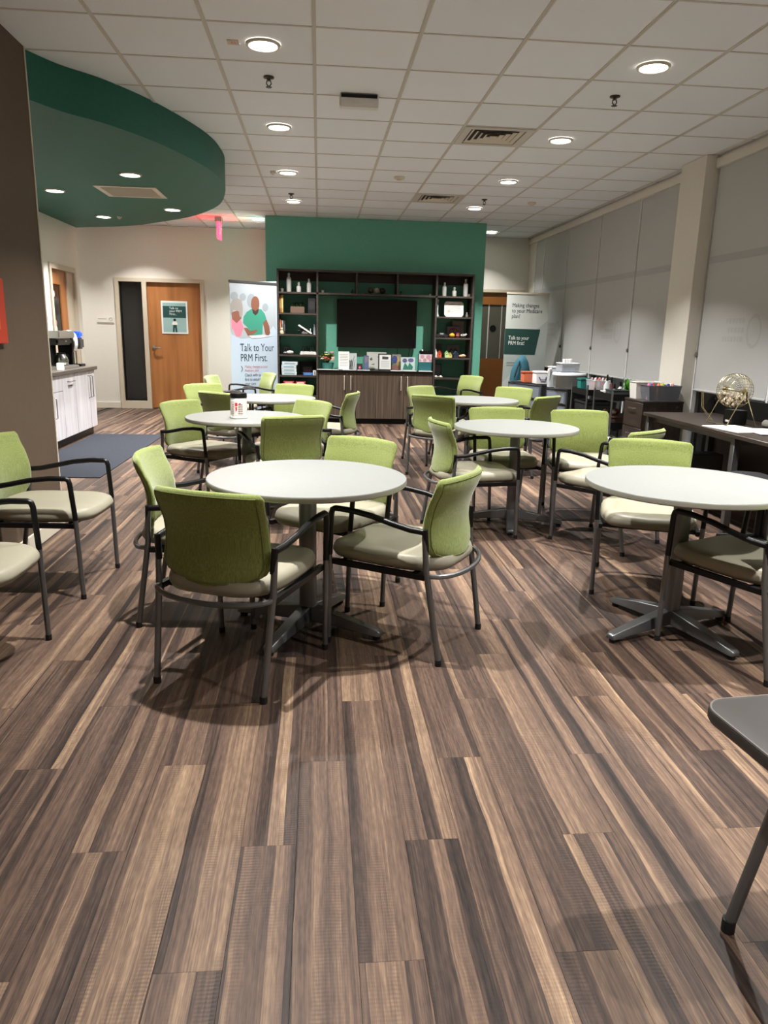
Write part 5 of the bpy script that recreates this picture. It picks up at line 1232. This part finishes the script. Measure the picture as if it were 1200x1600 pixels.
MB().box(-0.06, 0.06, -0.07, 0.07, 0.0, 0.115).build('box', M_BLACK, t, bevel=0.006)
MB().box(-0.061, -0.060, -0.03, 0.03, 0.02, 0.035).build('label', M_WHITE, t)
for q, (x, y, w, d, a, l_) in enumerate(((3.14, 5.28, 0.30, 0.42, 8, 'large white sheet spread on the desk before the bingo cage'), (3.28, 5.10, 0.28, 0.36, -6, 'second white sheet overlapping at the near end of the desk'))):
    o = MB().box(-w/2, w/2, -d/2, d/2, 0, 0.004).build('paper_sheet', M_PAPER, None, (x, y, DT+0.0045*q)); o.rotation_euler = (0, 0, R(a)); tag(o, l_, 'paper', 'papers on the desk')
t = empty('tape_roll', (3.42, 5.27, DT)); tag(t, 'grey cylinder lying on the desk beside the papers', 'cylinder')
MB().lathe([(0.028, -0.11), (0.032, -0.105), (0.032, 0.105), (0.028, 0.11)], 20, (0, 0, 0.032), 'y').build('barrel', mat('cyl_grey', (130, 128, 122), 0.4), t)
MB().lathe([(0.012, 0.11), (0.012, 0.114)], 14, (0, 0, 0.032), 'y').lathe([(0.012, -0.114), (0.012, -0.11)], 14, (0, 0, 0.032), 'y').build('end_cap', M_BLACK, t)
t = empty('power_adapter', (3.56, 5.30, DT)); tag(t, 'small grey plug adapter at the back of the desk', 'adapter')
MB().box(-0.03, 0.03, -0.04, 0.04, 0, 0.10).build('body', mat('adapter_grey', (104, 102, 98), 0.5), t, bevel=0.012)
MB().tube([(0.0, 0, 0.10), (0.01, 0.01, 0.14), (0.04, 0.02, 0.15), (0.055, 0.03, 0.10)], 0.004, 6).build('cable', M_BLACK, t)
# black office chair tucked in at the right edge
t = empty('office_chair', (2.95, 4.55, 0), R(60)); tag(t, 'black office chair with a white tag, tucked under the desk', 'chair')
rg = [[(x, y, z) for x, y in rrect(0.24-i_, 0.23-i_, 0.09)] for i_, z in ((0.03, 0.44), (0.0, 0.46), (0.0, 0.49), (0.02, 0.51), (0.06, 0.515))]
MB().rings(rg).build('seat', mat('office_fabric', (20, 20, 22), 0.9), t, angle=70)
bk = []
for z, hw in ((0.52, 0.16), (0.58, 0.20), (0.64, 0.21), (0.69, 0.20), (0.705, 0.17)):
    bk.append([(-hw, -0.20, z), (-hw*0.5, -0.235, z), (hw*0.5, -0.235, z), (hw, -0.20, z), (hw, -0.24, z), (hw*0.5, -0.275, z), (-hw*0.5, -0.275, z), (-hw, -0.24, z)])
MB().rings(bk).build('backrest', mat('office_fabric', (20, 20, 22), 0.9), t, angle=70)
MB().box(-0.03, 0.03, -0.283, -0.277, 0.60, 0.67).build('tag', M_WHITE, t)
MB().tube([(0, 0, 0.10), (0, 0, 0.45)], 0.025, 10).build('gas_lift', M_BLACK, t)
for q in range(5):
    a = 2*math.pi*q/5
    lg = MB().tube([(0, 0, 0.11), (0.26*math.cos(a), 0.26*math.sin(a), 0.065)], [0.022, 0.014], 8).build('leg', M_BLACK, t)
    MB().lathe([(0.027, -0.012), (0.027, 0.012)], 12, (0.26*math.cos(a), 0.26*math.sin(a), 0.0275), 'x').build('caster', M_STEEL, lg)
